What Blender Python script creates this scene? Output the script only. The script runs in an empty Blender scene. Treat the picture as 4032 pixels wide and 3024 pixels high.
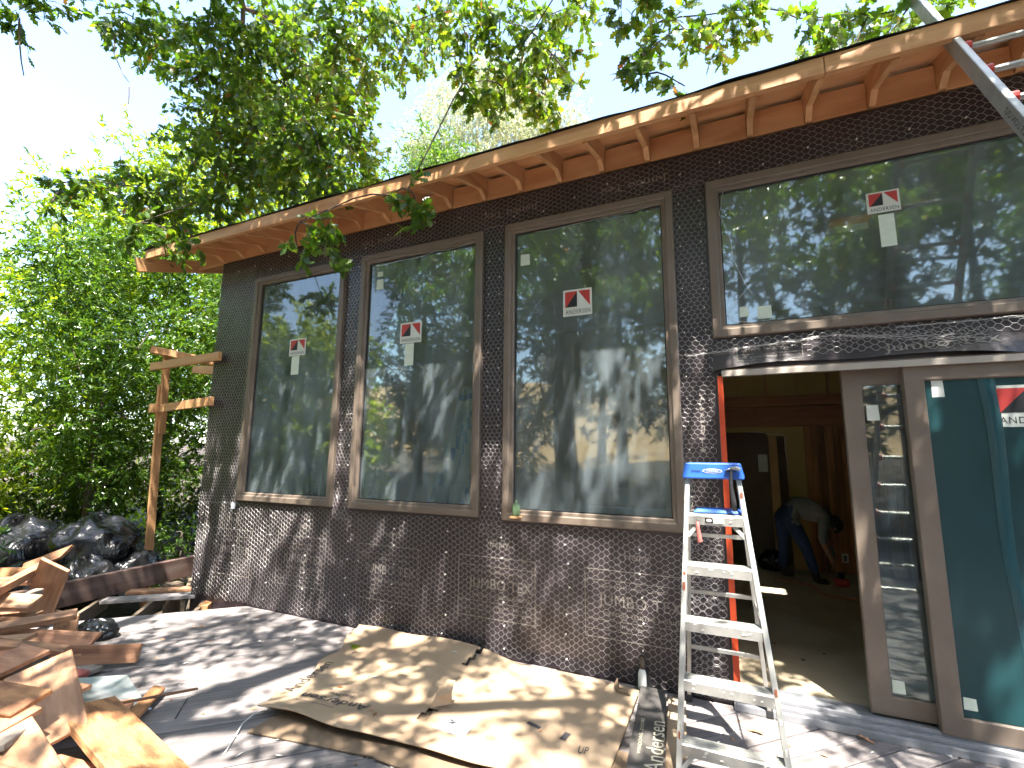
import bpy, math, random
import numpy as np
from mathutils import Vector, Matrix, Quaternion

rnd = random.Random(7)
NP = np.random.RandomState(11)
scn = bpy.context.scene
COL = scn.collection

# ------------------------------------------------------------------ camera
cam_d = bpy.data.cameras.new('camera')
cam_d.sensor_fit = 'HORIZONTAL'
cam_d.sensor_width = 36.0
cam_d.lens = 16.842
cam_d.clip_start = 0.02
cam_d.clip_end = 500
cam = bpy.data.objects.new('camera', cam_d)
COL.objects.link(cam)
yaw, pitch, roll = .433138, .145857, .0085615
fw = Vector((-math.sin(yaw) * math.cos(pitch), math.cos(yaw) * math.cos(pitch), math.sin(pitch)))
rt = Vector((math.cos(yaw), math.sin(yaw), 0))
up = rt.cross(fw)
rt2 = rt * math.cos(roll) + up * math.sin(roll)
up2 = up * math.cos(roll) - rt * math.sin(roll)
cm = Matrix((rt2, up2, -fw)).transposed().to_4x4()
cm.translation = Vector((0, -3.5, 1.52))
cam.matrix_world = cm
scn.camera = cam

# ------------------------------------------------------------------ sky, sun, exposure
SUN = Vector((.22, -.40, 1.0)).normalized()
world = bpy.data.worlds.new('World')
scn.world = world
world.use_nodes = True
wn = world.node_tree.nodes
wl = world.node_tree.links
bg = wn['Background']
sky = wn.new('ShaderNodeTexSky')
sky.sky_type = 'NISHITA'
sky.sun_disc = False
sky.sun_elevation = math.asin(SUN.z)
sky.sun_rotation = math.atan2(SUN.x, SUN.y)
sky.air_density = 1.0
sky.dust_density = 1.3
sky.ozone_density = 1.0
wl.new(sky.outputs['Color'], bg.inputs['Color'])
bg.inputs['Strength'].default_value = .15
sd = bpy.data.lights.new('sun', 'SUN')
sd.energy = 5.0
sd.angle = math.radians(.55)
sd.color = (1, .95, .86)
so = bpy.data.objects.new('sun', sd)
so.rotation_euler = SUN.to_track_quat('Z', 'Y').to_euler()
so.location = (2, -4, 12)
COL.objects.link(so)
scn.view_settings.view_transform = 'Standard'
scn.view_settings.look = 'None'
scn.view_settings.exposure = 2.45
scn.view_settings.gamma = 1.0
scn.view_settings.use_curve_mapping = False
scn.render.engine = 'CYCLES'
scn.cycles.max_bounces = 6
scn.cycles.diffuse_bounces = 3
scn.cycles.use_adaptive_sampling = True
scn.cycles.adaptive_threshold = .03
scn.cycles.glossy_bounces = 3
scn.cycles.transparent_max_bounces = 10

# ------------------------------------------------------------------ materials
MATS = {}


def nmat(name):
    m = bpy.data.materials.new(name)
    m.use_nodes = True
    MATS[name] = m
    nt = m.node_tree
    return m, nt, nt.nodes, nt.links, nt.nodes['Principled BSDF']


def setp(b, **k):
    for n, v in k.items():
        b.inputs[n.replace('_', ' ')].default_value = v


def c4(c):
    return (c[0], c[1], c[2], 1)


def surf(name, c1, c2=None, scale=6.0, rough=.6, bump=0.0, bscale=None, stretch=(1, 1, 1), metallic=0.0,
         spec=.5, coords='Object', rnd_amt=0.0, detail=6, lo=.35, hi=.65, c3=None, s3=1.5, dist=.01, rough2=None):
    """noise-mixed principled surface; c3 adds large blotches, rnd_amt varies brightness per object"""
    m, nt, N, L, b = nmat(name)
    tc = N.new('ShaderNodeTexCoord')
    mp = N.new('ShaderNodeMapping')
    mp.inputs['Scale'].default_value = stretch
    L.new(tc.outputs[coords], mp.inputs['Vector'])
    vec = mp.outputs['Vector']
    if rnd_amt:
        oi = N.new('ShaderNodeObjectInfo')
        ad = N.new('ShaderNodeVectorMath')
        ad.operation = 'MULTIPLY_ADD'
        ad.inputs[1].default_value = (37.0, 53.0, 71.0)
        L.new(oi.outputs['Random'], ad.inputs[0])
        L.new(vec, ad.inputs[2])
        vec = ad.outputs[0]
    nz = N.new('ShaderNodeTexNoise')
    nz.inputs['Scale'].default_value = scale
    nz.inputs['Detail'].default_value = detail
    nz.inputs['Roughness'].default_value = .62
    L.new(vec, nz.inputs['Vector'])
    mr = N.new('ShaderNodeMapRange')
    mr.inputs['From Min'].default_value = lo
    mr.inputs['From Max'].default_value = hi
    L.new(nz.outputs['Fac'], mr.inputs['Value'])
    mx = N.new('ShaderNodeMix')
    mx.data_type = 'RGBA'
    mx.inputs['A'].default_value = c4(c1)
    mx.inputs['B'].default_value = c4(c2 or c1)
    L.new(mr.outputs['Result'], mx.inputs['Factor'])
    col = mx.outputs['Result']
    if c3:
        n3 = N.new('ShaderNodeTexNoise')
        n3.inputs['Scale'].default_value = s3
        n3.inputs['Detail'].default_value = 4
        L.new(vec, n3.inputs['Vector'])
        m3 = N.new('ShaderNodeMapRange')
        m3.inputs['From Min'].default_value = .48
        m3.inputs['From Max'].default_value = .68
        L.new(n3.outputs['Fac'], m3.inputs['Value'])
        x3 = N.new('ShaderNodeMix')
        x3.data_type = 'RGBA'
        x3.inputs['B'].default_value = c4(c3)
        L.new(m3.outputs['Result'], x3.inputs['Factor'])
        L.new(col, x3.inputs['A'])
        col = x3.outputs['Result']
    if rnd_amt:
        hs = N.new('ShaderNodeHueSaturation')
        r1 = N.new('ShaderNodeMapRange')
        r1.inputs['To Min'].default_value = 1 - rnd_amt
        r1.inputs['To Max'].default_value = 1 + rnd_amt
        L.new(oi.outputs['Random'], r1.inputs['Value'])
        L.new(r1.outputs['Result'], hs.inputs['Value'])
        L.new(col, hs.inputs['Color'])
        col = hs.outputs['Color']
    L.new(col, b.inputs['Base Color'])
    setp(b, Roughness=rough, Metallic=metallic, Specular_IOR_Level=spec)
    if rough2 is not None:
        rr = N.new('ShaderNodeMapRange')
        rr.inputs['To Min'].default_value = rough
        rr.inputs['To Max'].default_value = rough2
        L.new(nz.outputs['Fac'], rr.inputs['Value'])
        L.new(rr.outputs['Result'], b.inputs['Roughness'])
    if bump:
        bz = N.new('ShaderNodeTexNoise')
        bz.inputs['Scale'].default_value = bscale or scale * 2
        bz.inputs['Detail'].default_value = 5
        L.new(vec, bz.inputs['Vector'])
        bp = N.new('ShaderNodeBump')
        bp.inputs['Strength'].default_value = bump
        bp.inputs['Distance'].default_value = dist
        L.new(bz.outputs['Fac'], bp.inputs['Height'])
        L.new(bp.outputs['Normal'], b.inputs['Normal'])
    return m


def leafmat(name, c1, c2, c3, trans=.45, rough=.35, spec=.5, tm=(2.3, 2.0, .55)):
    m, nt, N, L, b = nmat(name)
    out = N['Material Output']
    g = N.new('ShaderNodeNewGeometry')
    cr = N.new('ShaderNodeValToRGB')
    e = cr.color_ramp.elements
    e[0].color = c4(c1)
    e[1].color = c4(c3)
    e[1].position = 1.0
    k = e.new(.68)
    k.color = c4(c2)
    L.new(g.outputs['Random Per Island'], cr.inputs['Fac'])
    L.new(cr.outputs['Color'], b.inputs['Base Color'])
    setp(b, Roughness=rough, Specular_IOR_Level=spec)
    tr = N.new('ShaderNodeBsdfTranslucent')
    mul = N.new('ShaderNodeMix')
    mul.data_type = 'RGBA'
    mul.blend_type = 'MULTIPLY'
    mul.inputs['Factor'].default_value = 1
    mul.inputs['B'].default_value = c4(tm)
    L.new(cr.outputs['Color'], mul.inputs['A'])
    L.new(mul.outputs['Result'], tr.inputs['Color'])
    ms = N.new('ShaderNodeMixShader')
    ms.inputs['Fac'].default_value = trans
    L.new(b.outputs[0], ms.inputs[1])
    L.new(tr.outputs[0], ms.inputs[2])
    L.new(ms.outputs[0], out.inputs['Surface'])
    return m


def glassmat(name, tint, refl=.085, dust=.05, dustcol=(.45, .62, .75)):
    """window glass: mirror reflection by Fresnel, clear tinted transmission, thin film of dust in vertical smears"""
    m, nt, N, L, b = nmat(name)
    out = N['Material Output']
    N.remove(b)
    tr = N.new('ShaderNodeBsdfTransparent')
    tr.inputs['Color'].default_value = c4(tint)
    gl = N.new('ShaderNodeBsdfGlossy')
    gl.inputs['Roughness'].default_value = .03
    gl.inputs['Color'].default_value = (.97, 1, .98, 1)
    fr = N.new('ShaderNodeFresnel')
    fr.inputs['IOR'].default_value = 1.5
    ma = N.new('ShaderNodeMath')
    ma.operation = 'MULTIPLY_ADD'
    ma.inputs[1].default_value = 1.15
    ma.inputs[2].default_value = refl
    ma.use_clamp = True
    L.new(fr.outputs[0], ma.inputs[0])
    m1 = N.new('ShaderNodeMixShader')
    L.new(ma.outputs[0], m1.inputs['Fac'])
    L.new(tr.outputs[0], m1.inputs[1])
    L.new(gl.outputs[0], m1.inputs[2])
    # faint waviness of the panes
    tc = N.new('ShaderNodeTexCoord')
    wz = N.new('ShaderNodeTexNoise')
    wz.inputs['Scale'].default_value = 1.6
    wz.inputs['Detail'].default_value = 1
    L.new(tc.outputs['Object'], wz.inputs['Vector'])
    bp = N.new('ShaderNodeBump')
    bp.inputs['Strength'].default_value = .05
    bp.inputs['Distance'].default_value = .02
    L.new(wz.outputs['Fac'], bp.inputs['Height'])
    L.new(bp.outputs[0], gl.inputs['Normal'])
    # dust
    df = N.new('ShaderNodeBsdfDiffuse')
    df.inputs['Color'].default_value = c4(dustcol)
    mp = N.new('ShaderNodeMapping')
    mp.inputs['Scale'].default_value = (7, 7, 1.3)
    L.new(tc.outputs['Object'], mp.inputs['Vector'])
    dz = N.new('ShaderNodeTexNoise')
    dz.inputs['Scale'].default_value = 1.0
    dz.inputs['Detail'].default_value = 5
    L.new(mp.outputs[0], dz.inputs['Vector'])
    dr = N.new('ShaderNodeMapRange')
    dr.inputs['From Min'].default_value = .3
    dr.inputs['From Max'].default_value = .7
    dr.inputs['To Min'].default_value = dust * .35
    dr.inputs['To Max'].default_value = dust * 1.5
    L.new(dz.outputs['Fac'], dr.inputs['Value'])
    m2 = N.new('ShaderNodeMixShader')
    L.new(dr.outputs[0], m2.inputs['Fac'])
    L.new(m1.outputs[0], m2.inputs[1])
    L.new(df.outputs[0], m2.inputs[2])
    L.new(m2.outputs[0], out.inputs['Surface'])
    return m


surf('paper', (.021, .0145, .0175), (.031, .0225, .026), 3, .36, .45, 9, (1, 1, 1), detail=4, dist=.02, c3=(.050, .038, .042), s3=1.2, spec=.6)
surf('paper_print', (.26, .225, .20), (.19, .165, .145), 14, .7)
surf('paper_print_bright', (.26, .24, .21), (.18, .165, .15), 18, .7)
surf('wire', (.60, .59, .58), (.42, .41, .40), 30, .30, metallic=.6)
surf('staple_white', (.75, .73, .68), rough=.5)
surf('frame_tan', (.137, .104, .082), (.164, .129, .101), 4, .42, .05, 60)
surf('frame_light', (.375, .330, .285), (.315, .277, .240), 5, .5)
surf('sill_grey', (.252, .258, .276), (.180, .180, .192), 8, .45, .1, 30)
surf('fir', (.58, .305, .135), (.66, .37, .175), 3.0, .6, .12, 12, (1.2, 14, 14), rnd_amt=.14, c3=(.50, .235, .095), s3=.8)
surf('fir_pale', (.52, .265, .115), (.60, .33, .155), 3.0, .62, .12, 12, (1.2, 14, 14), rnd_amt=.10, c3=(.44, .205, .085), s3=.8)
surf('plyred', (.62, .325, .145), (.68, .38, .18), 2.0, .65, .1, 10, (1.5, 6, 9), rnd_amt=.12, c3=(.52, .245, .10), s3=1.1)
surf('felt', (.016, .016, .017), (.03, .03, .03), 8, .85, .4, 40)
surf('deckwood', (.165, .146, .143), (.215, .192, .188), 4, .72, .35, 9, (1.5, 22, 22), rnd_amt=.16, c3=(.125, .107, .103), s3=.9, dist=.004)
surf('deckwood_dark', (.10, .082, .075), (.15, .122, .11), 4, .7, .3, 9, (1.5, 18, 18), rnd_amt=.15, c3=(.07, .055, .05), s3=.9)
surf('beam_brown', (.084, .050, .042), (.112, .070, .059), 3, .55, .2, 10, (1.2, 10, 10), c3=(.144, .104, .092), s3=1.0)
surf('joist', (.128, .094, .064), (.180, .135, .094), 3, .8, .3, 10, (1.2, 12, 12), rnd_amt=.2, c3=(.075, .056, .041))
surf('scrap_red', (.329, .148, .075), (.422, .218, .117), 3, .62, .35, 10, (1.2, 10, 10), rnd_amt=.25, c3=(.196, .078, .039), s3=1.6)
surf('scrap_tan', (.30, .155, .082), (.39, .215, .12), 3, .66, .3, 10, (1.2, 10, 10), rnd_amt=.25, c3=(.20, .095, .050), s3=1.4)
surf('scrap_orange', (.38, .175, .070), (.46, .23, .10), 4, .7, .6, 12, (2, 6, 6), c3=(.19, .08, .035), s3=3.0)
surf('scrap_grey', (.182, .158, .133), (.238, .210, .175), 3, .75, .3, 10, (1.2, 12, 12), rnd_amt=.15, c3=(.126, .098, .084))
surf('brickred', (.24, .055, .048), (.33, .09, .075), 12, .8, .3, 40)
surf('sheet_metal', (.400, .416, .424), (.320, .336, .344), 3, .32, .1, 8, metallic=.55, c3=(.496, .496, .480))
surf('cardboard', (.33, .235, .152), (.37, .27, .178), 2.5, .85, .12, 5, c3=(.29, .20, .128), s3=1.0)
surf('cardboard_dark', (.160, .108, .068), (.200, .136, .084), 3, .88)
surf('cardboard_black', (.035, .032, .031), (.07, .064, .06), 4, .6, .15, 8, c3=(.10, .09, .08), s3=2)
surf('ink', (.05, .045, .05), rough=.7)
surf('ink_cream', (.480, .440, .336), rough=.7)
surf('white_label', (.52, .55, .60), (.46, .49, .54), 8, .55)
surf('ink_red', (.42, .035, .03), rough=.5)
surf('ink_black', (.012, .012, .014), rough=.5)
surf('sticker_white', (.595, .612, .561), rough=.45)
surf('sticker_pale', (.62, .68, .58), (.55, .62, .52), 20, .5)
surf('aluminium', (.475, .475, .451), (.381, .376, .356), 6, .36, .12, 40, (1, 1, 1), metallic=.6, c3=(.522, .515, .475), s3=9, rough2=.5)
surf('paint_splat', (.74, .72, .66), (.62, .60, .54), 12, .6)
surf('rust', (.30, .10, .05), (.22, .07, .04), 20, .8)
surf('blue_plastic', (.018, .095, .42), (.03, .13, .50), 7, .42, .1, 30, c3=(.05, .17, .50), s3=5)
surf('orange_tape', (.560, .068, .018), (.480, .052, .014), 6, .45, .15, 12)
surf('red_plastic', (.55, .05, .04), rough=.45)
surf('pink_plastic', (.50, .13, .11), rough=.5)
surf('black_rubber', (.02, .02, .022), rough=.6)
surf('bag_black', (.007, .007, .008), (.011, .011, .012), 3, .22, 0, spec=.4)
surf('soil', (.028, .020, .014), (.055, .040, .026), 5, .95, .8, 14, c3=(.075, .056, .034), s3=.7, dist=.05)
surf('drygrass', (.30, .19, .085), (.44, .30, .14), 1.4, .95, .5, 6, c3=(.16, .11, .05), s3=.12, dist=.1)
surf('room_floor', (.52, .43, .30), (.60, .50, .36), 2.2, .8, .15, 10, c3=(.38, .30, .20), s3=1.3)
surf('drywall_yellow', (.46, .32, .135), (.52, .37, .165), 2, .9)
surf('drywall_pale', (.62, .57, .45), (.5, .46, .36), 5, .9)
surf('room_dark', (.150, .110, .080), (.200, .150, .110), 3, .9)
surf('stud', (.46, .27, .12), (.54, .34, .16), 3, .7, .1, 10, (12, 12, 1.2), rnd_amt=.2)
surf('panel_wood', (.30, .125, .045), (.40, .19, .07), 2.5, .55, .1, 10, (14, 14, 1.0), rnd_amt=.3, c3=(.14, .055, .022), s3=.9)
surf('beam_red', (.30, .115, .05), (.38, .16, .07), 3, .6, .1, 8, (1, 10, 10), rnd_amt=.15)
surf('bark', (.075, .055, .042), (.14, .11, .085), 7, .9, .9, 16, (3, 3, .7), dist=.05)
surf('twig', (.10, .07, .05), (.16, .115, .085), 9, .85)
surf('birch_bark', (.55, .50, .43), (.35, .30, .25), 8, .8)
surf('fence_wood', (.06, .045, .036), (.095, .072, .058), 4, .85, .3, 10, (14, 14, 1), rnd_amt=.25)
surf('denim', (.022, .042, .105), (.035, .062, .14), 18, .85)
surf('shirt_grey', (.17, .175, .175), (.23, .235, .235), 10, .9)
surf('skin', (.33, .17, .11), (.38, .20, .13), 12, .55)
surf('hair', (.012, .010, .009), rough=.6)
surf('boot', (.025, .02, .018), rough=.7)
surf('film_teal', (.008, .038, .044), (.011, .049, .055), .8, .30)
surf('film_blue', (.016, .070, .085), (.012, .052, .066), 5, .2, stretch=(6, 6, .6))
surf('plastic_white', (.55, .58, .60), (.38, .42, .45), 6, .35, .5, 10)
surf('plastic_blue', (.07, .22, .48), rough=.35)
surf('bottle_green', (.10, .16, .08), rough=.15)
surf('wrap_white', (.70, .69, .64), (.55, .54, .5), 14, .75, .4, 20)
surf('strap_white', (.465, .458, .435), rough=.4)
surf('orange_cord', (.65, .17, .03), rough=.5)
surf('outlet_plate', (.62, .58, .50), rough=.4)
surf('mirror_trunk', (.05, .04, .034), (.09, .07, .055), 5, .9)
leafmat('oak_leaf', (.040, .088, .016), (.070, .135, .022), (.15, .215, .026), .50, .32, .6, (2.2, 2.1, .5))
leafmat('oak_leaf_brown', (.22, .10, .04), (.28, .14, .06), (.20, .12, .05), .35, .6)
leafmat('laurel_leaf', (.036, .085, .016), (.066, .135, .022), (.13, .205, .032), .45, .22, .7, (2.1, 2.0, .55))
leafmat('laurel_leaf_yellow', (.095, .175, .014), (.19, .275, .018), (.30, .37, .034), .54, .28, .6, (2.4, 2.1, .5))
leafmat('birch_leaf', (.26, .29, .17), (.34, .37, .24), (.44, .46, .33), .5, .35, .5, (1.5, 1.45, 1.1))
leafmat('dark_leaf', (.022, .044, .012), (.040, .072, .016), (.10, .13, .026), .4, .45)
leafmat('ivy_leaf', (.02, .06, .02), (.04, .10, .03), (.09, .16, .03), .35, .35)
glassmat('glass', (.80, .88, .83), .045, .12, (.58, .70, .76))
glassmat('glass_door', (.74, .82, .79), .02, .06)

def crease(name):
    """sharp folds of thin plastic"""
    nt = MATS[name].node_tree
    N, L = nt.nodes, nt.links
    b = N['Principled BSDF']
    tc = N.new('ShaderNodeTexCoord')
    prev = None
    for sc_, d_ in ((2.2, .06), (5.0, .015)):
        mp = N.new('ShaderNodeMapping')
        mp.inputs['Scale'].default_value = (1.5, 1.2, .7)
        L.new(tc.outputs['Object'], mp.inputs['Vector'])
        nz = N.new('ShaderNodeTexNoise')
        nz.inputs['Scale'].default_value = sc_
        nz.inputs['Detail'].default_value = 2
        nz.inputs['Distortion'].default_value = 1.6
        L.new(mp.outputs[0], nz.inputs['Vector'])
        s1 = N.new('ShaderNodeMath')
        s1.operation = 'SUBTRACT'
        s1.inputs[1].default_value = .5
        L.new(nz.outputs['Fac'], s1.inputs[0])
        s2 = N.new('ShaderNodeMath')
        s2.operation = 'ABSOLUTE'
        L.new(s1.outputs[0], s2.inputs[0])
        bp = N.new('ShaderNodeBump')
        bp.inputs['Strength'].default_value = .6
        bp.inputs['Distance'].default_value = d_ * 1.2
        L.new(s2.outputs[0], bp.inputs['Height'])
        if prev:
            L.new(prev.outputs[0], bp.inputs['Normal'])
        prev = bp
    L.new(prev.outputs[0], b.inputs['Normal'])


crease('bag_black')

# ------------------------------------------------------------------ mesh helpers
ORG = {}


def org(o):
    while o is not None and o.parent is not None:
        o = o.parent
    return ORG.get(o.name, Vector((0, 0, 0))) if o else Vector((0, 0, 0))


def tag(o, label=None, cat=None, group=None, kind=None):
    if label:
        o['label'] = label
    if cat:
        o['category'] = cat
    if group:
        o['group'] = group
    if kind:
        o['kind'] = kind
    return o


def empty(name, loc=(0, 0, 0)):
    o = bpy.data.objects.new(name, None)
    o.empty_display_size = .1
    COL.objects.link(o)
    o.location = loc
    ORG[o.name] = Vector(loc)
    return o


def link(name, me, parent=None, loc=None):
    o = bpy.data.objects.new(name, me)
    COL.objects.link(o)
    if parent is not None:
        o.parent = parent
    if loc is not None:
        o.location = loc
    return o


_TXT = {}


def text_geo(body, spacing=1.0):
    key = (body, spacing)
    if key in _TXT:
        return _TXT[key]
    cu = bpy.data.curves.new('t', 'FONT')
    cu.body = body
    cu.resolution_u = 3
    cu.space_character = spacing
    ob = bpy.data.objects.new('t', cu)
    COL.objects.link(ob)
    dg = bpy.context.evaluated_depsgraph_get()
    dg.update()
    me = bpy.data.meshes.new_from_object(ob.evaluated_get(dg))
    V = [v.co.copy() for v in me.vertices]
    F = [list(p.vertices) for p in me.polygons]
    bpy.data.objects.remove(ob)
    bpy.data.curves.remove(cu)
    bpy.data.meshes.remove(me)
    x0 = min(v.x for v in V)
    x1 = max(v.x for v in V)
    y0 = min(v.y for v in V)
    y1 = max(v.y for v in V)
    V = [((v.x - x0) / (x1 - x0), (v.y - y0) / (y1 - y0)) for v in V]
    _TXT[key] = (V, F, (x1 - x0) / (y1 - y0))
    return _TXT[key]


class MB:
    def __init__(s):
        s.v = []
        s.f = []
        s.m = []

    def add(s, V, F, mi=0):
        o = len(s.v)
        s.v += [tuple(v) for v in V]
        s.f += [[i + o for i in f] for f in F]
        s.m += [mi] * len(F)
        return s

    BF = [(0, 3, 2, 1), (4, 5, 6, 7), (0, 1, 5, 4), (1, 2, 6, 5), (2, 3, 7, 6), (3, 0, 4, 7)]

    def box(s, x0, x1, y0, y1, z0, z1, mi=0):
        return s.add([(x0, y0, z0), (x1, y0, z0), (x1, y1, z0), (x0, y1, z0), (x0, y0, z1), (x1, y0, z1), (x1, y1, z1), (x0, y1, z1)], s.BF, mi)

    def hexa(s, P, mi=0):
        return s.add(P, s.BF, mi)

    def quad(s, a, b, c, d, mi=0):
        return s.add([a, b, c, d], [(0, 1, 2, 3)], mi)

    def bar(s, A, B, w, t, upv=(0, 0, 1), mi=0):
        """box from A to B, w along side direction, t along up direction"""
        A = Vector(A)
        B = Vector(B)
        d = (B - A).normalized()
        u = Vector(upv)
        sd_ = d.cross(u).normalized()
        u = sd_.cross(d).normalized()
        a = sd_ * w / 2
        b = u * t / 2
        return s.hexa([A - a - b, B - a - b, B + a - b, A + a - b, A - a + b, B - a + b, B + a + b, A + a + b], mi)

    def tube(s, pts, rad, n=6, mi=0, cap=True):
        pts = [Vector(p) for p in pts]
        if not hasattr(rad, '__len__'):
            rad = [rad] * len(pts)
        rings = []
        ref = None
        for i, p in enumerate(pts):
            d = (pts[min(i + 1, len(pts) - 1)] - pts[max(i - 1, 0)])
            if d.length < 1e-9:
                d = Vector((0, 0, 1))
            d.normalize()
            if ref is None:
                ref = d.orthogonal().normalized()
            else:
                ref = (ref - d * ref.dot(d))
                ref = ref.normalized() if ref.length > 1e-6 else d.orthogonal().normalized()
            bi = d.cross(ref)
            rings.append([p + (ref * math.cos(2 * math.pi * k / n) + bi * math.sin(2 * math.pi * k / n)) * rad[i] for k in range(n)])
        V = [v for r_ in rings for v in r_]
        F = []
        for i in range(len(pts) - 1):
            for k in range(n):
                F.append((i * n + k, i * n + (k + 1) % n, (i + 1) * n + (k + 1) % n, (i + 1) * n + k))
        if cap:
            F.append(tuple(range(n - 1, -1, -1)))
            F.append(tuple((len(pts) - 1) * n + k for k in range(n)))
        return s.add(V, F, mi)

    def text(s, body, o, xd, yd, w, h, mi=0, spacing=1.0):
        V, F, asp = text_geo(body, spacing)
        o = Vector(o)
        xd = Vector(xd)
        yd = Vector(yd)
        return s.add([o + xd * (x * w) + yd * (y * h) for x, y in V], F, mi)

    def frame_lines(s, x0, x1, z0, z1, y, t, mi=0):
        for a, b, c, d in ((x0, x1, z0, z0 + t), (x0, x1, z1 - t, z1), (x0, x0 + t, z0 + t, z1 - t), (x1 - t, x1, z0 + t, z1 - t)):
            s.quad((a, y, c), (b, y, c), (b, y, d), (a, y, d), mi)
        return s

    def ring(s, x0, x1, z0, z1, prof, mi=0):
        """mitred rectangular frame: prof = list of (inset, y)"""
        V = []
        for ins, y in prof:
            V += [(x0 + ins, y, z0 + ins), (x1 - ins, y, z0 + ins), (x1 - ins, y, z1 - ins), (x0 + ins, y, z1 - ins)]
        F = []
        for i in range(len(prof) - 1):
            for k in range(4):
                a = i * 4 + k
                b = i * 4 + (k + 1) % 4
                F.append((a, b, b + 4, a + 4))
        return s.add(V, F, mi)

    def build(s, name, mats, parent=None, smooth=False, bevel=0.0, at=None):
        me = bpy.data.meshes.new(name)
        o_ = org(parent) if parent is not None else Vector(at or (0, 0, 0))
        me.from_pydata([(v[0] - o_.x, v[1] - o_.y, v[2] - o_.z) for v in s.v], [], s.f)
        if isinstance(mats, str):
            mats = [mats]
        for m in mats:
            me.materials.append(MATS[m])
        if len(mats) > 1:
            me.polygons.foreach_set('material_index', s.m)
        if smooth:
            me.polygons.foreach_set('use_smooth', [True] * len(me.polygons))
        me.update()
        ob = link(name, me, parent, None if parent is not None else o_)
        if parent is None:
            ORG[ob.name] = o_
        if bevel:
            md = ob.modifiers.new('bevel', 'BEVEL')
            md.width = bevel
            md.segments = 2
            md.limit_method = 'ANGLE'
            md.angle_limit = math.radians(40)
        return ob


def fast_mesh(name, V, F, mats, midx=None, smooth=False):
    """V (n,3) float array, F (m,k) int array"""
    me = bpy.data.meshes.new(name)
    n = len(V)
    m, k = F.shape
    me.vertices.add(n)
    me.vertices.foreach_set('co', np.asarray(V, np.float32).ravel())
    me.loops.add(m * k)
    me.loops.foreach_set('vertex_index', np.asarray(F, np.int32).ravel())
    me.polygons.add(m)
    me.polygons.foreach_set('loop_start', np.arange(0, m * k, k, dtype=np.int32))
    me.polygons.foreach_set('loop_total', np.full(m, k, np.int32))
    for x in mats:
        me.materials.append(MATS[x])
    if midx is not None:
        me.polygons.foreach_set('material_index', np.asarray(midx, np.int32))
    if smooth:
        me.polygons.foreach_set('use_smooth', np.ones(m, bool))
    me.update(calc_edges=True)
    return me


def board(name, A, B, w, t, mat, rollv=(0, 0, 1), parent=None, bevel=.003, label=None, cat='board', group=None, taper=None):
    """a sawn board with its grain along local X; w across, t thick along rollv"""
    A = Vector(A)
    B = Vector(B)
    d = (B - A)
    ln = d.length
    d.normalize()
    y = Vector(rollv).cross(d)
    y.normalize()
    z = d.cross(y).normalized()
    M = Matrix((d, y, z)).transposed().to_4x4()
    M.translation = (A + B) / 2
    b = MB()
    h = ln / 2
    e = taper or 0.0
    b.hexa([(-h, -w / 2, -t / 2), (h - e, -w / 2, -t / 2), (h, w / 2, -t / 2), (-h, w / 2, -t / 2),
            (-h, -w / 2, t / 2), (h - e, -w / 2, t / 2), (h, w / 2, t / 2), (-h, w / 2, t / 2)])
    me = bpy.data.meshes.new(name)
    me.from_pydata(b.v, [], b.f)
    me.materials.append(MATS[mat])
    me.update()
    o = link(name, me, parent)
    if parent is not None:
        M.translation = M.translation - org(parent)
    o.matrix_local = M
    if bevel:
        md = o.modifiers.new('bevel', 'BEVEL')
        md.width = bevel
        md.segments = 1
    if label:
        tag(o, label, cat, group)
    return o


# ------------------------------------------------------------------ ground
def gh(x, y):
    h = -.48 + .04 * math.sin(x * 1.3) * math.cos(y * 1.1)
    if y < -8:
        h += (-8 - y) * .20 + .5 * math.sin(x * .25 + 1) * min(1, (-8 - y) / 6)
    if x < -8:
        h += min(2.5, (-8 - x) * .10)
    return h


def make_ground():
    xs = sorted(set([-120, -90, -60, -45, -35, -28, -24] + [i * .8 for i in range(-25, 20)] + [18, 22, 28, 35, 45, 60, 90, 120]))
    ys = sorted(set([-120, -90, -70, -55, -45, -38] + [i * .9 for i in range(-36, 16)] + [16, 20, 26, 35, 50, 75, 120]))
    V = [(x, y, gh(x, max(y, -60))) for y in ys for x in xs]
    nx = len(xs)
    F = []
    mi = []
    for j in range(len(ys) - 1):
        for i in range(nx - 1):
            F.append((j * nx + i, j * nx + i + 1, (j + 1) * nx + i + 1, (j + 1) * nx + i))
            mi.append(1 if ys[j] < -17 else 0)
    b = MB()
    b.v = V
    b.f = F
    b.m = mi
    return tag(b.build('ground', ['soil', 'drygrass'], smooth=True), kind='structure')


make_ground()

# ------------------------------------------------------------------ house
house = empty('house', (-2, 1.5, 0))
tag(house, 'house wrapped in black building paper and wire netting with large bare windows', 'house')

XL, XR, ZT = -5.42, 3.4, 3.735
WIN = [(-4.785, -3.461, 1.02, 3.447), (-3.252, -1.895, 1.02, 3.447), (-1.682, -.322, 1.012, 3.458), (-.095, 2.35, 2.318, 3.462)]
DOOR = (-.085, 2.42, .0, 2.09)


def rects_minus(x0, x1, z0, z1, holes):
    xs = sorted(set([x0, x1] + [h[i] for h in holes for i in (0, 1) if x0 < h[i] < x1]))
    zs = sorted(set([z0, z1] + [h[i] for h in holes for i in (2, 3) if z0 < h[i] < z1]))
    out = []
    for a, b in zip(xs, xs[1:]):
        run = None
        for c, d in zip(zs, zs[1:]):
            mx, mz = (a + b) / 2, (c + d) / 2
            solid = not any(h[0] < mx < h[1] and h[2] < mz < h[3] for h in holes)
            if solid:
                run = (run[0], d) if run else (c, d)
            if (not solid or d == z1) and run:
                out.append((a, b, run[0], run[1]))
                run = None
    return out


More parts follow.
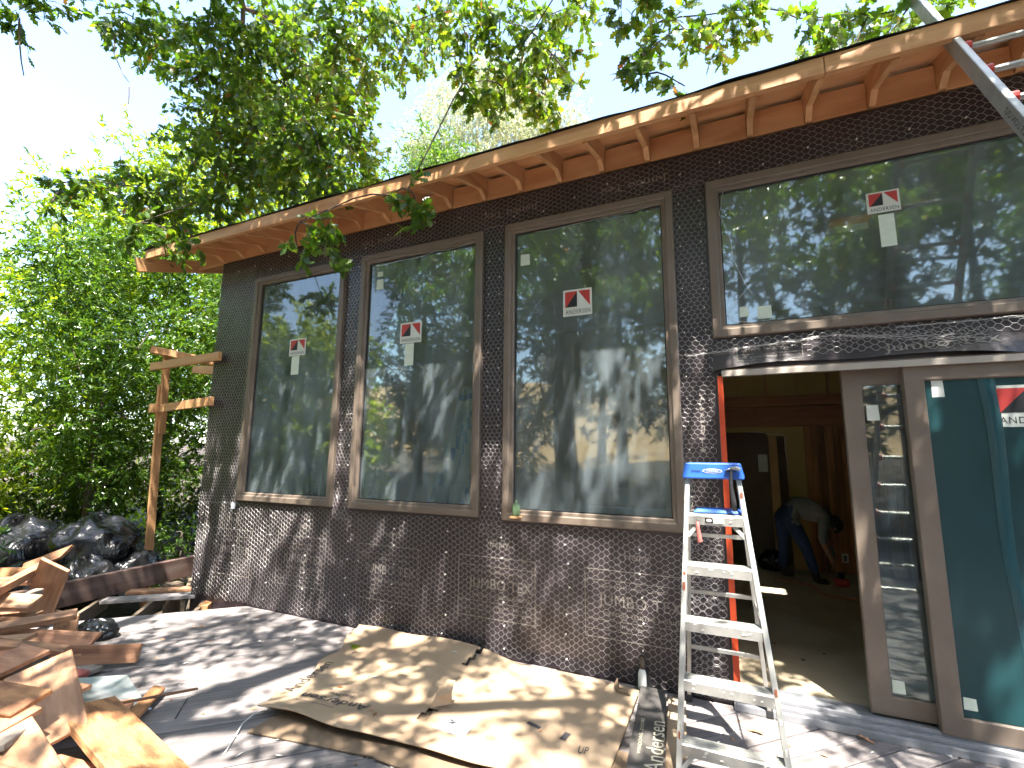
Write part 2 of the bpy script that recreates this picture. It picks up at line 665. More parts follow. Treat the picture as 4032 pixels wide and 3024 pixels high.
holes = [(a + .02, b - .02, c + .02, d - .02) for a, b, c, d in WIN] + [(DOOR[0] + .01, DOOR[1] - .01, -.5, DOOR[3] - .01)]
b = MB()
for x0, x1, z0, z1 in rects_minus(XL, XR, -.30, ZT, holes):
    b.box(x0, x1, 0, .14, z0, z1)
wall = b.build('wall', 'paper', house)
# side, rear and right walls of the shell
b = MB()
b.box(XL, XL + .14, .14, 6.86, -.3, ZT)
b.box(XR - .14, XR, .14, 6.86, -.3, ZT)
b.box(XL, XR, 6.86, 7.0, -.3, ZT)
b.build('shell_wall', 'paper', house)

# printed lettering on the paper
PY = -.0025
b = MB()
ex, ez = (1, 0, 0), (0, 0, 1)


def jumbo(b, x0, x1, zt, full=True):
    w = x1 - x0
    b.text('JUMBO TEX', (x0, PY, zt - .105), ex, ez, w, .10, 0, 1.05)
    b.text('WEATHER RESISTIVE BARRIER', (x0 + .05 * w, PY, zt - .148), ex, ez, w * .93, .026, 0, 1.1)
    b.frame_lines(x0 - .10, x1 + .03, zt - .30, zt + .16, PY + .0005, .006)
    for k, zz in enumerate((zt + .085, zt - .18, zt - .245)):
        b.quad((x0 - .09, PY, zz), (x1 + .02, PY, zz), (x1 + .02, PY, zz + .004), (x0 - .09, PY, zz + .004))
    b.text('Two-ply Moisture Control', (x0 + .02, PY, zt + .03), ex, ez, w * .8, .03)
    b.text('Covers 162 square feet  UBC 14 Class D', (x0 + .06, PY, zt - .225), ex, ez, w * .78, .026)
    b.text('Henry', (x0 + .34 * w, PY, zt + .22), ex, ez, w * .3, .07)


for x0, x1 in ((-5.08, -4.56), (-4.06, -3.55), (-3.04, -2.50), (-1.98, -1.44), (-.93, -.37)):
    b = MB()
    jumbo(b, x0, x1, .56)
    b.build('printed_block', 'paper_print', wall)['kind'] = 'stuff'
for x0, x1 in ((-.86, -.35), (-1.9, -1.39), (-3.3, -2.8)):     # upside-down print along the top band
    b = MB()
    b.text('Jumbo Tex', (x1, PY, 3.628), (-1, 0, 0), (0, 0, -1), x1 - x0, .075)
    b.build('printed_name', 'paper_print', wall)['kind'] = 'stuff'
for w_, z_, x_, l_ in (('JUMBO', .98, -.245, .5), ('Henry', 1.55, -.165, .4)):
    b = MB()
    b.text(w_, (x_, PY, z_), (0, 0, 1), (-1, 0, 0), l_, .05)
    b.build('printed_name', 'paper_print', wall)['kind'] = 'stuff'

b = MB()
b.quad((-4.875, -.016, .925), (-4.805, -.018, .930), (-4.81, -.016, .985), (-4.87, -.016, .99))
b.build('paper_tag', 'white_label', wall)
# loose flap of paper over the door, curling at the lower edge
def flap_zb(x):
    return 2.098 + .012 * math.sin(x * 7) + (.03 * math.exp(-((x - .65) / .5) ** 2))


def flap_y(x, z):
    zb = flap_zb(x)
    v = min(1, max(0, (z - zb) / (2.300 - zb)))
    return -.008 - (1 - v) ** 2 * (.022 + .012 * math.sin(x * 5.3 + 1) + .02 * max(0, math.sin(x * 11)) * (x > 1.2)) - .002 * math.sin(x * 23 + z * 30)


b = MB()
nx, nz = 60, 10
x0, x1 = -.125, 2.4
for j in range(nz + 1):
    for i in range(nx + 1):
        u, v = i / nx, j / nz
        x = x0 + u * (x1 - x0)
        zb = flap_zb(x)
        z = zb + v * (2.300 - zb)
        b.v.append((x, flap_y(x, z), z))
for j in range(nz):
    for i in range(nx):
        a = j * (nx + 1) + i
        b.f.append([a, a + 1, a + nx + 2, a + nx + 1])
        b.m.append(0)
flap = b.build('paper_flap', 'paper', house, smooth=True)
b = MB()
FY = -.040
b.text('ASTM E 2556, Type II', (.065, FY, 2.200), (1, 0, .03), ez, .335, .022)
b.text('www.henry.com', (.12, FY, 2.156), (1, 0, .0), ez, .225, .020)
b.text('WARRANTY', (-.10, FY, 2.198), (1, 0, .02), ez, .13, .020)
b.frame_lines(.045, .425, 2.145, 2.245, FY, .003)
b.quad((.045, FY, 2.187), (.425, FY, 2.187), (.425, FY, 2.190), (.045, FY, 2.190))
b.v = [(v[0], flap_y(v[0], v[2]) - .003, v[2]) for v in b.v]
b.build('small_print', 'paper_print_bright', flap)['kind'] = 'stuff'
b = MB()
b.text('Jumbo Tex', (.845, FY - .004, 2.128), (1, 0, .035), ez, .52, .068)
b.v = [(v[0], flap_y(v[0], v[2]) - .003, v[2]) for v in b.v]
b.build('large_print', 'paper_print_bright', flap)['kind'] = 'stuff'

# ---- netting
WR = .0010


def warp(P):
    x, z = P[:, 0], P[:, 2]
    P = P.copy()
    P[:, 0] += .006 * np.sin(x * 9 + z * 4) + .004 * np.sin(x * 23 - z * 17)
    P[:, 2] += .007 * np.sin(x * 5 - z * 7 + 1) + .003 * np.sin(x * 31 + z * 13)
    P[:, 1] += -.007 - .005 * (1 + np.sin(x * 6.1 + 2 * np.sin(z * 5))) * .6
    return P


def hexsegs(x0, x1, z0, z1, horiz=True, P=.060, H=.038, tw=.017):
    """segments of hexagonal netting; horiz: twisted sides lie along x"""
    if not horiz:
        A, B = hexsegs(z0, z1, x0, x1, True, P, H, tw)
        return A[:, [2, 1, 0]], B[:, [2, 1, 0]]
    h = P / 2
    ni = int((x1 - x0) / h) + 1
    nj = int((z1 - z0) / H) + 2
    A = []
    B = []
    for i in range(ni):
        for j in range(nj):
            x = x0 + i * h
            z = z0 + j * H + (H / 2 if i % 2 else 0)
            A.append((x, 0, z))
            B.append((x + tw, 0, z))
            if i + 1 < ni:
                dz = H / 2
                A.append((x + tw, 0, z))
                B.append((x + h, 0, z + dz))
                A.append((x + tw, 0, z))
                B.append((x + h, 0, z - dz))
    A = np.array(A, float)
    B = np.array(B, float)
    k = (A[:, 2] >= z0 - .001) & (A[:, 2] <= z1) & (B[:, 2] >= z0 - .001) & (B[:, 2] <= z1) & (B[:, 0] <= x1)
    return A[k], B[k]


def segs_mesh(name, A, B, r=WR):
    d = B - A
    d /= np.maximum(np.linalg.norm(d, axis=1, keepdims=True), 1e-9)
    ref = np.tile(np.array([0, 1.0, 0]), (len(A), 1))
    bad = np.abs((d * ref).sum(1)) > .95
    ref[bad] = (1, 0, 0)
    s1 = np.cross(d, ref)
    s1 /= np.linalg.norm(s1, axis=1, keepdims=True)
    s2 = np.cross(d, s1)
    V = np.zeros((len(A), 6, 3))
    for k in range(3):
        a = 2 * math.pi * k / 3 + math.pi / 6
        off = (s1 * math.cos(a) + s2 * math.sin(a)) * r
        V[:, k] = A + off
        V[:, 3 + k] = B + off
    base = (np.arange(len(A)) * 6)[:, None, None]
    F = (base + np.array([[0, 1, 4, 3], [1, 2, 5, 4], [2, 0, 3, 5]])[None]).reshape(-1, 4)
    return fast_mesh(name, V.reshape(-1, 3), F, ['wire'])


segA, segB = [], []
for (x0, x1, z0, z1, hz, P, H) in (
        (XL - .01, -.11, .0, 1.0, True, .074, .044),            # below the windows
        (XL - .01, 3.2, 3.47, 3.735, True, .074, .041),         # band under the eave
        (XL - .01, -4.82, .96, 3.6, False, .066, .042),         # left corner
        (-3.455, -3.257, .90, 3.50, False, .066, .042),
        (-1.890, -1.687, .88, 3.50, False, .066, .042),
        (-.318, -.10, .55, 3.50, False, .062, .042),
        (-.318, -.10, .02, .62, True, .070, .042),
        (-.10, 2.4, 2.225, 2.315, True, .066, .040),
        (.45, 1.30, 2.15, 2.26, True, .068, .036)):
    A, B = hexsegs(x0, x1, z0, z1, hz, P, H)
    segA.append(A)
    segB.append(B)
A = warp(np.concatenate(segA))
B = warp(np.concatenate(segB))
over = (A[:, 0] > -.12) & (A[:, 2] < 2.3) & (A[:, 2] > 2.1)
A[over, 1] -= .026
B[over, 1] -= .026
# selvage wires along edges of the strips
eA, eB = [], []


def selv(p, q, n, amp):
    pts = [Vector(p).lerp(Vector(q), i / n) + Vector((NP.uniform(-amp, amp), -.012 + NP.uniform(-amp, amp) * .6, NP.uniform(-amp, amp))) for i in range(n + 1)]
    for a, c in zip(pts, pts[1:]):
        eA.append(tuple(a))
        eB.append(tuple(c))


selv((-4.83, 0, 1.0), (-4.84, 0, 2.9), 40, .004)
selv((-4.84, 0, 2.9), (-4.74, 0, 3.55), 18, .006)
selv((-5.3, 0, .985), (-4.86, 0, .97), 14, .004)
for k in range(5):
    selv((-.27, -.01, 2.205), (.62, -.035, 2.265 + .003 * k), 30, .007)
    selv((.62, -.035, 2.262), (1.32, -.03, 2.15 + .012 * k), 26, .008)
for k in range(3):
    selv((.9, -.03, 2.285), (2.3, -.03, 2.30), 40, .006)
selv((-3.46, 0, .92), (-3.25, 0, .915), 8, .003)
A = np.concatenate([A, np.array(eA)])
B = np.concatenate([B, np.array(eB)])
ok = (A[:, 2] > .005) & (B[:, 2] > .005)
link('wire_netting', segs_mesh('wire_netting', A[ok], B[ok]), house)['kind'] = 'stuff'
bpy.data.objects['wire_netting'].location = -org(house)
# staples: rows of white furring-nail washers holding the netting
b = MB()
for i in range(60):
    x = XL + .1 + (i // 6) * .52 + NP.uniform(-.02, .02)
    z = .08 + (i % 6) * .16 + NP.uniform(-.02, .02)
    if x < -.15:
        b.tube([(x, -.004, z), (x, -.016, z)], .005, 6)
for xc, xd in ((-3.41, -3.30), (-1.84, -1.74), (-.28, -.14)):
    for k in range(15):
        for x in (xc, xd):
            z = 1.1 + k * .16 + NP.uniform(-.02, .02)
            b.tube([(x, -.004, z), (x, -.016, z)], .0045, 6)
for i in range(26):
    x = XL + .3 + i * .27
    z = 3.55 + NP.uniform(-.05, .1)
    b.tube([(x, -.004, z), (x, -.016, z)], .005, 6)
b.build('nail_heads', 'staple_white', house)['kind'] = 'stuff'


# ---- windows
def sticker(parent, x0, x1, z1, z0, y, tail=None, tilt=0.0):
    b = MB()
    w, h = x1 - x0, z1 - z0

    def p(u, v, dy=0):
        return (x0 + u * w, y - dy, z0 + v * h + tilt * (u - .5))
    b.quad(p(0, 0), p(1, 0), p(1, 1), p(0, 1), 0)
    b.quad(p(.07, .34, .001), p(.49, .34, .001), p(.49, .93, .001), p(.07, .93, .001), 1)
    b.add([p(.10, .34, .002), p(.49, .34, .002), p(.49, .90, .002)], [(0, 1, 2)], 2)
    b.add([p(.53, .93, .001), p(.93, .34, .001), p(.93, .93, .001)], [(0, 1, 2)], 1)
    b.text('ANDERSEN', p(.08, .08, .001), (1, 0, tilt / w if w else 0), ez, w * .86, h * .16, 2, 1.15)
    b.build('sticker', ['sticker_white', 'ink_red', 'ink_black'], parent)
    if tail:
        t = MB()
        t.quad((tail[0], y, tail[3]), (tail[1], y, tail[3]), (tail[1], y, tail[2]), (tail[0], y, tail[2]))
        t.build('label_strip', 'sticker_pale', parent)


def square(parent, x0, x1, z0, z1, y, mat='sticker_pale'):
    t = MB()
    t.quad((x0, y, z0), (x1, y, z0), (x1 - .003, y, z1), (x0 + .002, y, z1 + .002))
    t.build('paper_square', mat, parent)


WLAB = ['narrow end window nearest the leafy shrubs, mirroring blue sky', 'tall window mirroring tree foliage, between its two neighbours',
        'tallest dark window beside the stepladder', 'wide upper window above the sliding door']
WOBJ = []
for i, (x0, x1, z0, z1) in enumerate(WIN):
    b = MB()
    b.ring(x0, x1, z0, z1, [(0, .01), (0, -.034), (.006, -.040), (.050, -.040), (.056, -.034), (.058, -.022), (.078, -.020), (.084, -.012), (.086, .02), (.086, .05)])
    w = b.build('window', 'frame_tan', house)
    w['label'] = WLAB[i]
    b = MB()
    b.box(x0 + .080, x1 - .080, .012, .018, z0 + .080, z1 - .080)
    b.build('pane', 'glass', w)
    # dark rubber gasket
    b = MB()
    b.ring(x0, x1, z0, z1, [(.084, .002), (.092, .002), (.092, .011)])
    b.build('gasket', 'black_rubber', w)
    WOBJ.append(w)
SY = .0095
sticker(WOBJ[0], -4.215, -3.98, 2.70, 2.52, SY, (-4.17, -4.06, 2.515, 2.32))
SY = .0095
sticker(WOBJ[1], -2.775, -2.535, 2.72, 2.525, SY, (-2.715, -2.615, 2.52, 2.315))
square(WOBJ[1], -3.085, -3.0, 3.09, 3.19, SY)
square(WOBJ[1], -3.08, -3.01, 3.22, 3.27, SY)
sticker(WOBJ[2], -1.18, -.945, 2.815, 2.60, SY)
square(WOBJ[2], -1.553, -1.468, 3.085, 3.18, SY)
sticker(WOBJ[3], .84, 1.01, 3.175, 3.035, SY, (.892, .972, 3.02, 2.81))
square(WOBJ[3], .078, .135, 2.455, 2.525, SY)
square(WOBJ[3], .187, .272, 2.43, 2.515, SY)
# loose bits of wire hanging before the glass of the upper window
b = MB()
for pts in ([(.02, 3.36), (-.01, 3.2), (.05, 3.0), (.06, 2.85), (.12, 2.68), (.16, 2.6)], [(.12, 2.62), (.02, 2.52), (.0, 2.48), (.06, 2.42), (.15, 2.40)]):
    b.tube([(x, -.03, z) for x, z in pts], .0018, 4)
b.build('loose_wire', 'wire', WOBJ[3])
for w, (xa, xb, za, zb) in ((1, (-3.05, -2.0, 3.30, 3.36)), (2, (-1.4, -.5, 3.33, 3.36))):
    b = MB()
    b.tube([(xa + (xb - xa) * k / 8, -.03, za + (zb - za) * k / 8 + NP.uniform(-.012, .012)) for k in range(9)], .0017, 4)
    b.build('loose_wire', 'wire', WOBJ[w])

# ---- sliding door
b = MB()
x0, x1, zt = DOOR[0], DOOR[1], DOOR[3]
b.box(x0 + .035, x1, -.035, .10, zt - .028, zt + .004)      # head
b.box(x0, x0 + .012, -.02, .10, .05, zt - .03)               # left jamb liner
b.box(x1 - .05, x1, -.03, .10, .05, zt - .028)
door = b.build('sliding_door', 'frame_tan', house)
b = MB()
b.box(x0 + .03, x1, -.048, -.0355, zt - .045, zt - .006)
b.build('drip_cap', 'frame_light', door, bevel=.003)
b = MB()
b.hexa([(x0 + .004, -.030, .09), (x0 + .040, -.030, .09), (x0 + .040, -.014, .09), (x0 + .004, -.014, .09),
        (x0 + .004, -.030, zt - .04), (x0 + .036, -.030, zt - .04), (x0 + .036, -.014, zt - .04), (x0 + .004, -.014, zt - .04)])
b.build('orange_flashing_tape', 'orange_tape', door)
b = MB()
b.box(x0, x1, -.075, .02, .0, .040)
b.box(x0, x1, -.05, .02, .040, .062)
b.box(x0, x1, .02, .16, .0, .075)
b.box(x0, x1, -.012, -.004, .062, .085)
b.build('sill', 'sill_grey', door, bevel=.003)
# sliding panel (inner track) and fixed panel (outer track)
P1 = (.625, 1.60, .09, zt - .03)
b = MB()
b.ring(P1[0], P1[1], P1[2], P1[3], [(0, .085), (0, .045), (.004, .041), (.098, .041), (.104, .050), (.104, .085)])
pa = b.build('door_panel', 'frame_tan', door)
b = MB()
b.box(P1[0] + .10, P1[1] - .10, .060, .066, P1[2] + .10, P1[3] - .10)
b.build('door_glass', 'glass_door', door)
P2 = (.918, 2.37, .075, zt - .03)
b = MB()
b.ring(P2[0], P2[1], P2[2], P2[3], [(0, .035), (0, -.018), (.004, -.022), (.092, -.022), (.098, -.012), (.098, .035)])
b.build('door_panel', 'frame_tan', door)
b = MB()
b.box(P2[0] + .095, P2[1] - .095, .0, .006, P2[2] + .095, P2[3] - .095)
b.build('door_glass', 'glass_door', door)
b = MB()
b.quad((P2[0] + .10, -.003, P2[2] + .10), (P2[1] - .1, -.003, P2[2] + .10), (P2[1] - .1, -.003, P2[3] - .10), (P2[0] + .10, -.003, P2[3] - .10))
b.build('protective_film', 'film_teal', door)
b = MB()     # loose fold of the film
for j in range(12):
    for i in range(5):
        u, v = i / 4, j / 11
        b.v.append((1.25 + u * (.075 - .035 * v) + .035 * v + .010 * math.sin(v * 9), -.005 - .005 * math.sin(u * 3.14), 1.965 - v * 1.72))
for j in range(11):
    for i in range(4):
        a = j * 5 + i
        b.f.append([a, a + 5, a + 6, a + 1])
        b.m.append(0)
b.build('film_fold', 'film_blue', door, smooth=True)


def dsticker():
    sticker(door, 1.30, 1.60, 1.918, 1.69, -.0045)


dsticker()
square(door, 1.047, 1.104, 1.865, 1.96, -.0045, 'sticker_white')
square(door, .742, .806, 1.742, 1.835, .0585, 'sticker_white')
square(door, .735, .796, .21, .277, .0585)
square(door, 1.024, 1.081, .211, .27, -.0045)

# ---- roof
SL = .335
YF = -.54         # outer face of fascia


def zr(y):        # underside of the sheathing
    return 3.800 + (y + .50) * SL


b = MB()
for y0, y1, dz in ((-.52, 3.6, 0),):
    for xa, xb, ya, yb in rects_minus(-6.05, XR + .5, y0, y1, [(1.10, 1.42, .98, 1.24)]):      # unseen opening, added on the sun's path to light a floor patch
        b.hexa([(xa, ya, zr(ya)), (xb, ya, zr(ya)), (xb, yb, zr(yb)), (xa, yb, zr(yb)),
                (xa, ya, zr(ya) + .016), (xb, ya, zr(ya) + .016), (xb, yb, zr(yb) + .016), (xa, yb, zr(yb) + .016)])
    b.hexa([(-6.05, 3.6, zr(3.6)), (XR + .5, 3.6, zr(3.6)), (XR + .5, 7.6, zr(-.4)), (-6.05, 7.6, zr(-.4)),
            (-6.05, 3.6, zr(3.6) + .016), (XR + .5, 3.6, zr(3.6) + .016), (XR + .5, 7.6, zr(-.4) + .016), (-6.05, 7.6, zr(-.4) + .016)])
roof = b.build('roof', 'plyred', house)
# fascia in three lengths
for xa, xb in ((-6.0, -3.05), (-3.047, .58), (.583, XR + .5)):
    board('fascia', (xa, -.522, 3.742), (xb, -.522, 3.742), .108, .038, 'fir_pale', (0, -1, 0), roof, .003)
# barge board at the gable end
board('barge_board', (-6.022, -.60, 3.60), (-6.022, 3.5, 3.60 + 4.10 * SL), .15, .040, 'fir', (1, 0, 0), roof, .003)
# rafters with plumb heel at the wall
rx = [-.49 + .352 * k for k in range(-14, 11)]
rx = [x for x in rx if -5.9 < x < XR]
T = .130
me0 = None
for x in rx:
    b = MB()
    prof = [(-.500, zr(-.5) - T + .012), (-.10, zr(-.10) - T), (-.012, 3.755), (.12, 3.755), (.12, zr(.12) - .002), (-.500, zr(-.5) - .002)]
    V = [(-.019, y, z) for y, z in prof] + [(.019, y, z) for y, z in prof]
    n = len(prof)
    F = [tuple(range(n)), tuple(range(2 * n - 1, n - 1, -1))] + [(i, i + n, (i + 1) % n + n, (i + 1) % n) for i in range(n)]
    if me0 is None:
        # local: long axis along y
        me0 = bpy.data.meshes.new('rafter')
        me0.from_pydata([(v[1], -v[0], v[2] - 3.7) for v in V], [], F)
        me0.materials.append(MATS['fir'])
        me0.update()
    o = link('rafter', me0, roof)
    o.rotation_euler = (0, 0, math.radians(90))
    o.location = Vector((x, 0, 3.7)) - org(roof)
for xa, xb in zip(rx, rx[1:]):
    if xa > XL - .2:
        board('blocking', (xa + .021, .02 + NP.uniform(-.006, .006), 3.842), (xb - .021, .02, 3.842), .19, .036, 'plyred', (0, -1, 0), roof, .002)
    elif xb < XL:
        pass
board('blocking', (-5.9, .02, 3.842), (-5.44, .02, 3.842), .19, .036, 'plyred', (0, -1, 0), roof, .002)
# roofing felt, wavy over the edge
b = MB()
n = 200
V = []
for i in range(n + 1):
    x = -6.06 + i * (XR + .55 + 6.06) / n
    wv = .008 + .010 * math.sin(x * 3.1) + .008 * math.sin(x * 7.7 + 1) + .005 * math.sin(x * 17)
    V.append((x, -.556 - .006 * math.sin(x * 5), 3.797 + max(-.002, wv) * .5))
    V.append((x, -.48, zr(-.48) + .022 + max(0, wv) * .7))
    V.append((x, 0, zr(0) + .022))
    V.append((x, .6, zr(.6) + .022))
F = []
for i in range(n):
    for k in range(3):
        a = i * 4 + k
        F.append((a, a + 4, a + 5, a + 1))
b.add(V, F)
ro = b.build('roofing_felt', 'felt', roof)
sm = ro.modifiers.new('s', 'SOLIDIFY')
sm.thickness = .003

# ---- the room behind
b = MB()
b.box(XL + .14, XR - .14, .14, 6.86, -.05, .035)
b.build('room_floor', 'room_floor', house)
b = MB()
for x0, x1, y0, y1 in rects_minus(XL + .14, XR - .14, .14, 6.86, [(.88, 1.22, 1.30, 1.62)]):  # matching ceiling hole, added so the same sun reaches the floor
    b.box(x0, x1, y0, y1, 3.60, 3.66)
b.build('ceiling', 'drywall_pale', house)
b = MB()
b.box(XL + .142, XL + .16, .15, 6.85, .036, 3.59)
b.build('room_lining', 'drywall_pale', house)
b = MB()
b.box(XR - .16, XR - .142, .15, 6.85, .036, 3.59)
b.build('room_lining', 'drywall_pale', house)
YB = 4.15
b = MB()
for x0, x1, z0, z1 in rects_minus(XL + .14, XR - .14, .035, 3.6, [(-.35, .42, -.5, 1.86), (.41, .64, -.5, 1.80)]):
    b.box(x0, x1, YB, YB + .06, z0, z1)
rw = b.build('room_wall', 'drywall_yellow', house)
b = MB()
b.box(.44, .54, YB + .10, YB + .18, .035, 2.0)
b.build('stud', 'stud', rw)
# torn pale edge of the opening
b = MB()
pts = [(.20, 1.865), (.33, 1.86), (.42, 1.84), (.50, 1.825), (.60, 1.83), (.635, 1.79), (.632, 1.6), (.645, 1.45), (.64, 1.2)]
for p, q in zip(pts, pts[1:]):
    b.bar((p[0], YB - .004, p[1]), (q[0], YB - .004, q[1]), .012, .014, (0, 1, 0))
b.build('torn_edge', 'drywall_pale', rw)
# vertical boards of panelling right of the opening
x = .86
while x < 2.6:
    wd = rnd.choice((.09, .12, .14, .10))
    b = MB()
    b.box(x + .003, x + wd - .003, YB - .022 - rnd.uniform(0, .008), YB - .001, .04, 1.93)
    b.build('panel_board', 'panel_wood', rw)
    x += wd
for z0, z1, yy in ((1.935, 2.20, .06), (2.215, 2.36, .10)):
    b = MB()
    b.box(-1.2, 3.2, YB - yy, YB - .002, z0, z1)
    b.build('header_beam', 'beam_red', rw)
for x in (.05, .42, .80, 1.18, 1.56, 1.95):
    b = MB()
    b.box(x, x + .04, YB - .05, YB - .002, 2.362, 3.58)
    b.build('stud', 'stud', rw)
b = MB()
b.box(1.175, 1.25, YB - .036, YB - .029, .18, .295)
b.tube([(1.212, YB - .036, .25), (1.212, YB - .041, .25)], .017, 10, 1)
b.tube([(1.212, YB - .036, .215), (1.212, YB - .041, .215)], .015, 10, 1)
b.build('outlet', ['outlet_plate', 'black_rubber'], rw)
b = MB()
b.box(.30, .42, YB + .30, YB + .31, 1.30, 1.55)
b.build('notice', 'wrap_white', rw)
# far room behind the opening
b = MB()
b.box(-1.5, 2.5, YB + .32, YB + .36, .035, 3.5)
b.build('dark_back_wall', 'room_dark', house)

# pale bars added inside, standing in for bright openings beyond
b = MB()
b.box(-1.62, -.62, 2.2, 2.26, .80, .92)
b.box(-1.55, -1.45, 2.2, 2.26, .035, .80)
b.box(-.74, -.64, 2.2, 2.26, .035, .80)
tag(b.build('pale_bars', 'drywall_pale', at=(-1.1, 2.2, .035)), 'pale bars standing in for bright openings behind the tallest dark window', 'pale_bars')

# ------------------------------------------------------------------ deck
deck = empty('deck', (-2, -2, 0))
tag(deck, kind='structure')
u = Vector((1, 1, 0)).normalized()
nrm = Vector((1, -1, 0)).normalized()
PW, GAP = .136, .009


def strip_clip(c0, c1, x0, x1, y0, y1):
    """clip the strip c0<n.p<c1 by a rectangle; polygon in (s along u, c)"""
    poly = []
    S = 12
    poly = [u * -S + nrm * c0, u * S + nrm * c0, u * S + nrm * c1, u * -S + nrm * c1]

    def clip(poly, f):
        out = []
        for i, p in enumerate(poly):
            q = poly[(i + 1) % len(poly)]
            a, b_ = f(p), f(q)
            if a >= 0:
                out.append(p)
            if a * b_ < 0:
                out.append(p.lerp(q, a / (a - b_)))
        return out
    for f in (lambda p: p.x - x0, lambda p: x1 - p.x, lambda p: p.y - y0, lambda p: y1 - p.y):
        poly = clip(poly, f)
        if len(poly) < 3:
            return None
    return poly


def plank(poly, z):
    c = sum(poly, Vector()) / len(poly)
    ang = math.radians(45)
    L = [((p - c).dot(u), (p - c).dot(-nrm)) for p in poly]
    n = len(L)
    if sum(L[i][0] * L[(i + 1) % n][1] - L[(i + 1) % n][0] * L[i][1] for i in range(n)) < 0:
        L.reverse()
    V = [(x, y, 0) for x, y in L] + [(x, y, -.036) for x, y in L]
    F = [tuple(range(n)), tuple(range(2 * n - 1, n - 1, -1))] + [(i, i + n, (i + 1) % n + n, (i + 1) % n) for i in range(n)]
    me = bpy.data.meshes.new('plank')
    me.from_pydata(V, [], F)
    me.materials.append(MATS['deckwood'])
    me.update()
    o = link('plank', me, deck)
    o.rotation_euler = (0, 0, ang)
    o.location = Vector((c.x, c.y, z)) - org(deck)
    md = o.modifiers.new('bevel', 'BEVEL')
    md.width = .003
    md.segments = 1


c = -3.178
DX0, DX1, DY0, DY1 = -5.95, 3.5, -6.4, -.012
k = 0
while c < 6.4:
    pol = strip_clip(c, c + PW, DX0, DX1, DY0, DY1)
    if pol:
        # butt joint
        ss = [p.dot(u) for p in pol]
        lo, hi = min(ss), max(ss)
        cuts = []
        if k % 3 == 1 and hi - lo > 2.5:
            cuts = [-3.24 if k == 13 else rnd.uniform(lo + .8, hi - .8)]
        if 13 <= k <= 14:
            cuts = [-3.24]
        edges = [lo - 1] + cuts + [hi + 1]
        for a, e in zip(edges, edges[1:]):
            def clip2(poly, f):
                out = []
                for i, p in enumerate(poly):
                    q = poly[(i + 1) % len(poly)]
                    aa, bb = f(p), f(q)
                    if aa >= 0:
                        out.append(p)
                    if aa * bb < 0:
                        out.append(p.lerp(q, aa / (aa - bb)))
                return out
            pp = clip2(clip2(pol, lambda p: p.dot(u) - a - .003), lambda p: e - .003 - p.dot(u))
            if len(pp) >= 3:
                plank(pp, rnd.uniform(-.003, .002))
    c += PW + GAP
    k += 1
# joists in the opened corner, beneath where planks are gone
for s_ in (-3.67, -4.18, -4.71, -5.25):
    a = u * s_ + nrm * -2.2
    e = u * s_ + nrm * (-4.25 if s_ < -4 else -3.75)
    board('joist', (a.x, a.y, -.11), (e.x, e.y, -.11), .04, .14, 'joist', (0, 0, 1), deck, .002)
board('rim_beam', (-6.05, -2.6, .085), (-6.38, .72, .085), .075, .24, 'beam_brown', (0, 0, 1), deck, .005)
board('rim_joist', (-5.44, -.06, -.13), (-6.3, .55, -.13), .04, .16, 'joist', (0, 0, 1), deck, .002)
board('support_block', (-6.2, .30, -.40), (-6.2, .30, -.04), .14, .14, 'joist', (1, 0, 0), deck, .004)
board('joist_block', (-5.02, -.12, -.10), (-5.16, .06, -.10), .09, .13, 'scrap_orange', (0, 0, 1), deck, .003)
board('loose_plank', (-6.05, -.50, -.022), (-5.30, .14, -.020), .16, .034, 'deckwood', label='loose weathered plank left lying across open deck joists', cat='plank', taper=.1)
board('loose_plank', (-6.16, -.22, -.020), (-5.62, .24, -.020), .13, .034, 'scrap_tan', label='short pale plank lying beside brown rim beam over open joists', cat='plank')

# ------------------------------------------------------------------ temporary post with arms
tp = empty('temporary_post', (-6.93, .34, -.45))
tag(tp, 'raw timber post with two cross arms nailed toward house corner', 'post')
board('post', (-6.93, .40, -.45), (-6.92, .30, 2.40), .09, .045, 'fir_pale', (1, 0, 0), tp)
board('post_extension', (-6.885, .345, 1.75), (-6.885, .30, 2.80), .085, .04, 'fir_pale', (1, 0, 0), tp)
board('cross_arm', (-7.00, .19, 2.63), (-5.21, -.075, 2.587), .10, .042, 'fir', (.1, -1, 0), tp)
board('cross_arm', (-6.82, .27, 2.08), (-5.27, -.075, 2.08), .10, .042, 'fir_pale', (.1, -1, 0), tp)
board('cap_piece', (-7.0, .17, 2.86), (-6.35, 1.0, 2.70), .15, .09, 'fir', (0, 0, 1), tp)
board('back_arm', (-6.6, .5, 2.62), (-5.5, .12, 2.47), .10, .04, 'plyred', (.1, -1, 0), tp)
board('short_block', (-7.0, .26, 2.08), (-6.86, .24, 2.08), .115, .09, 'fir', (.1, -1, 0), tp)

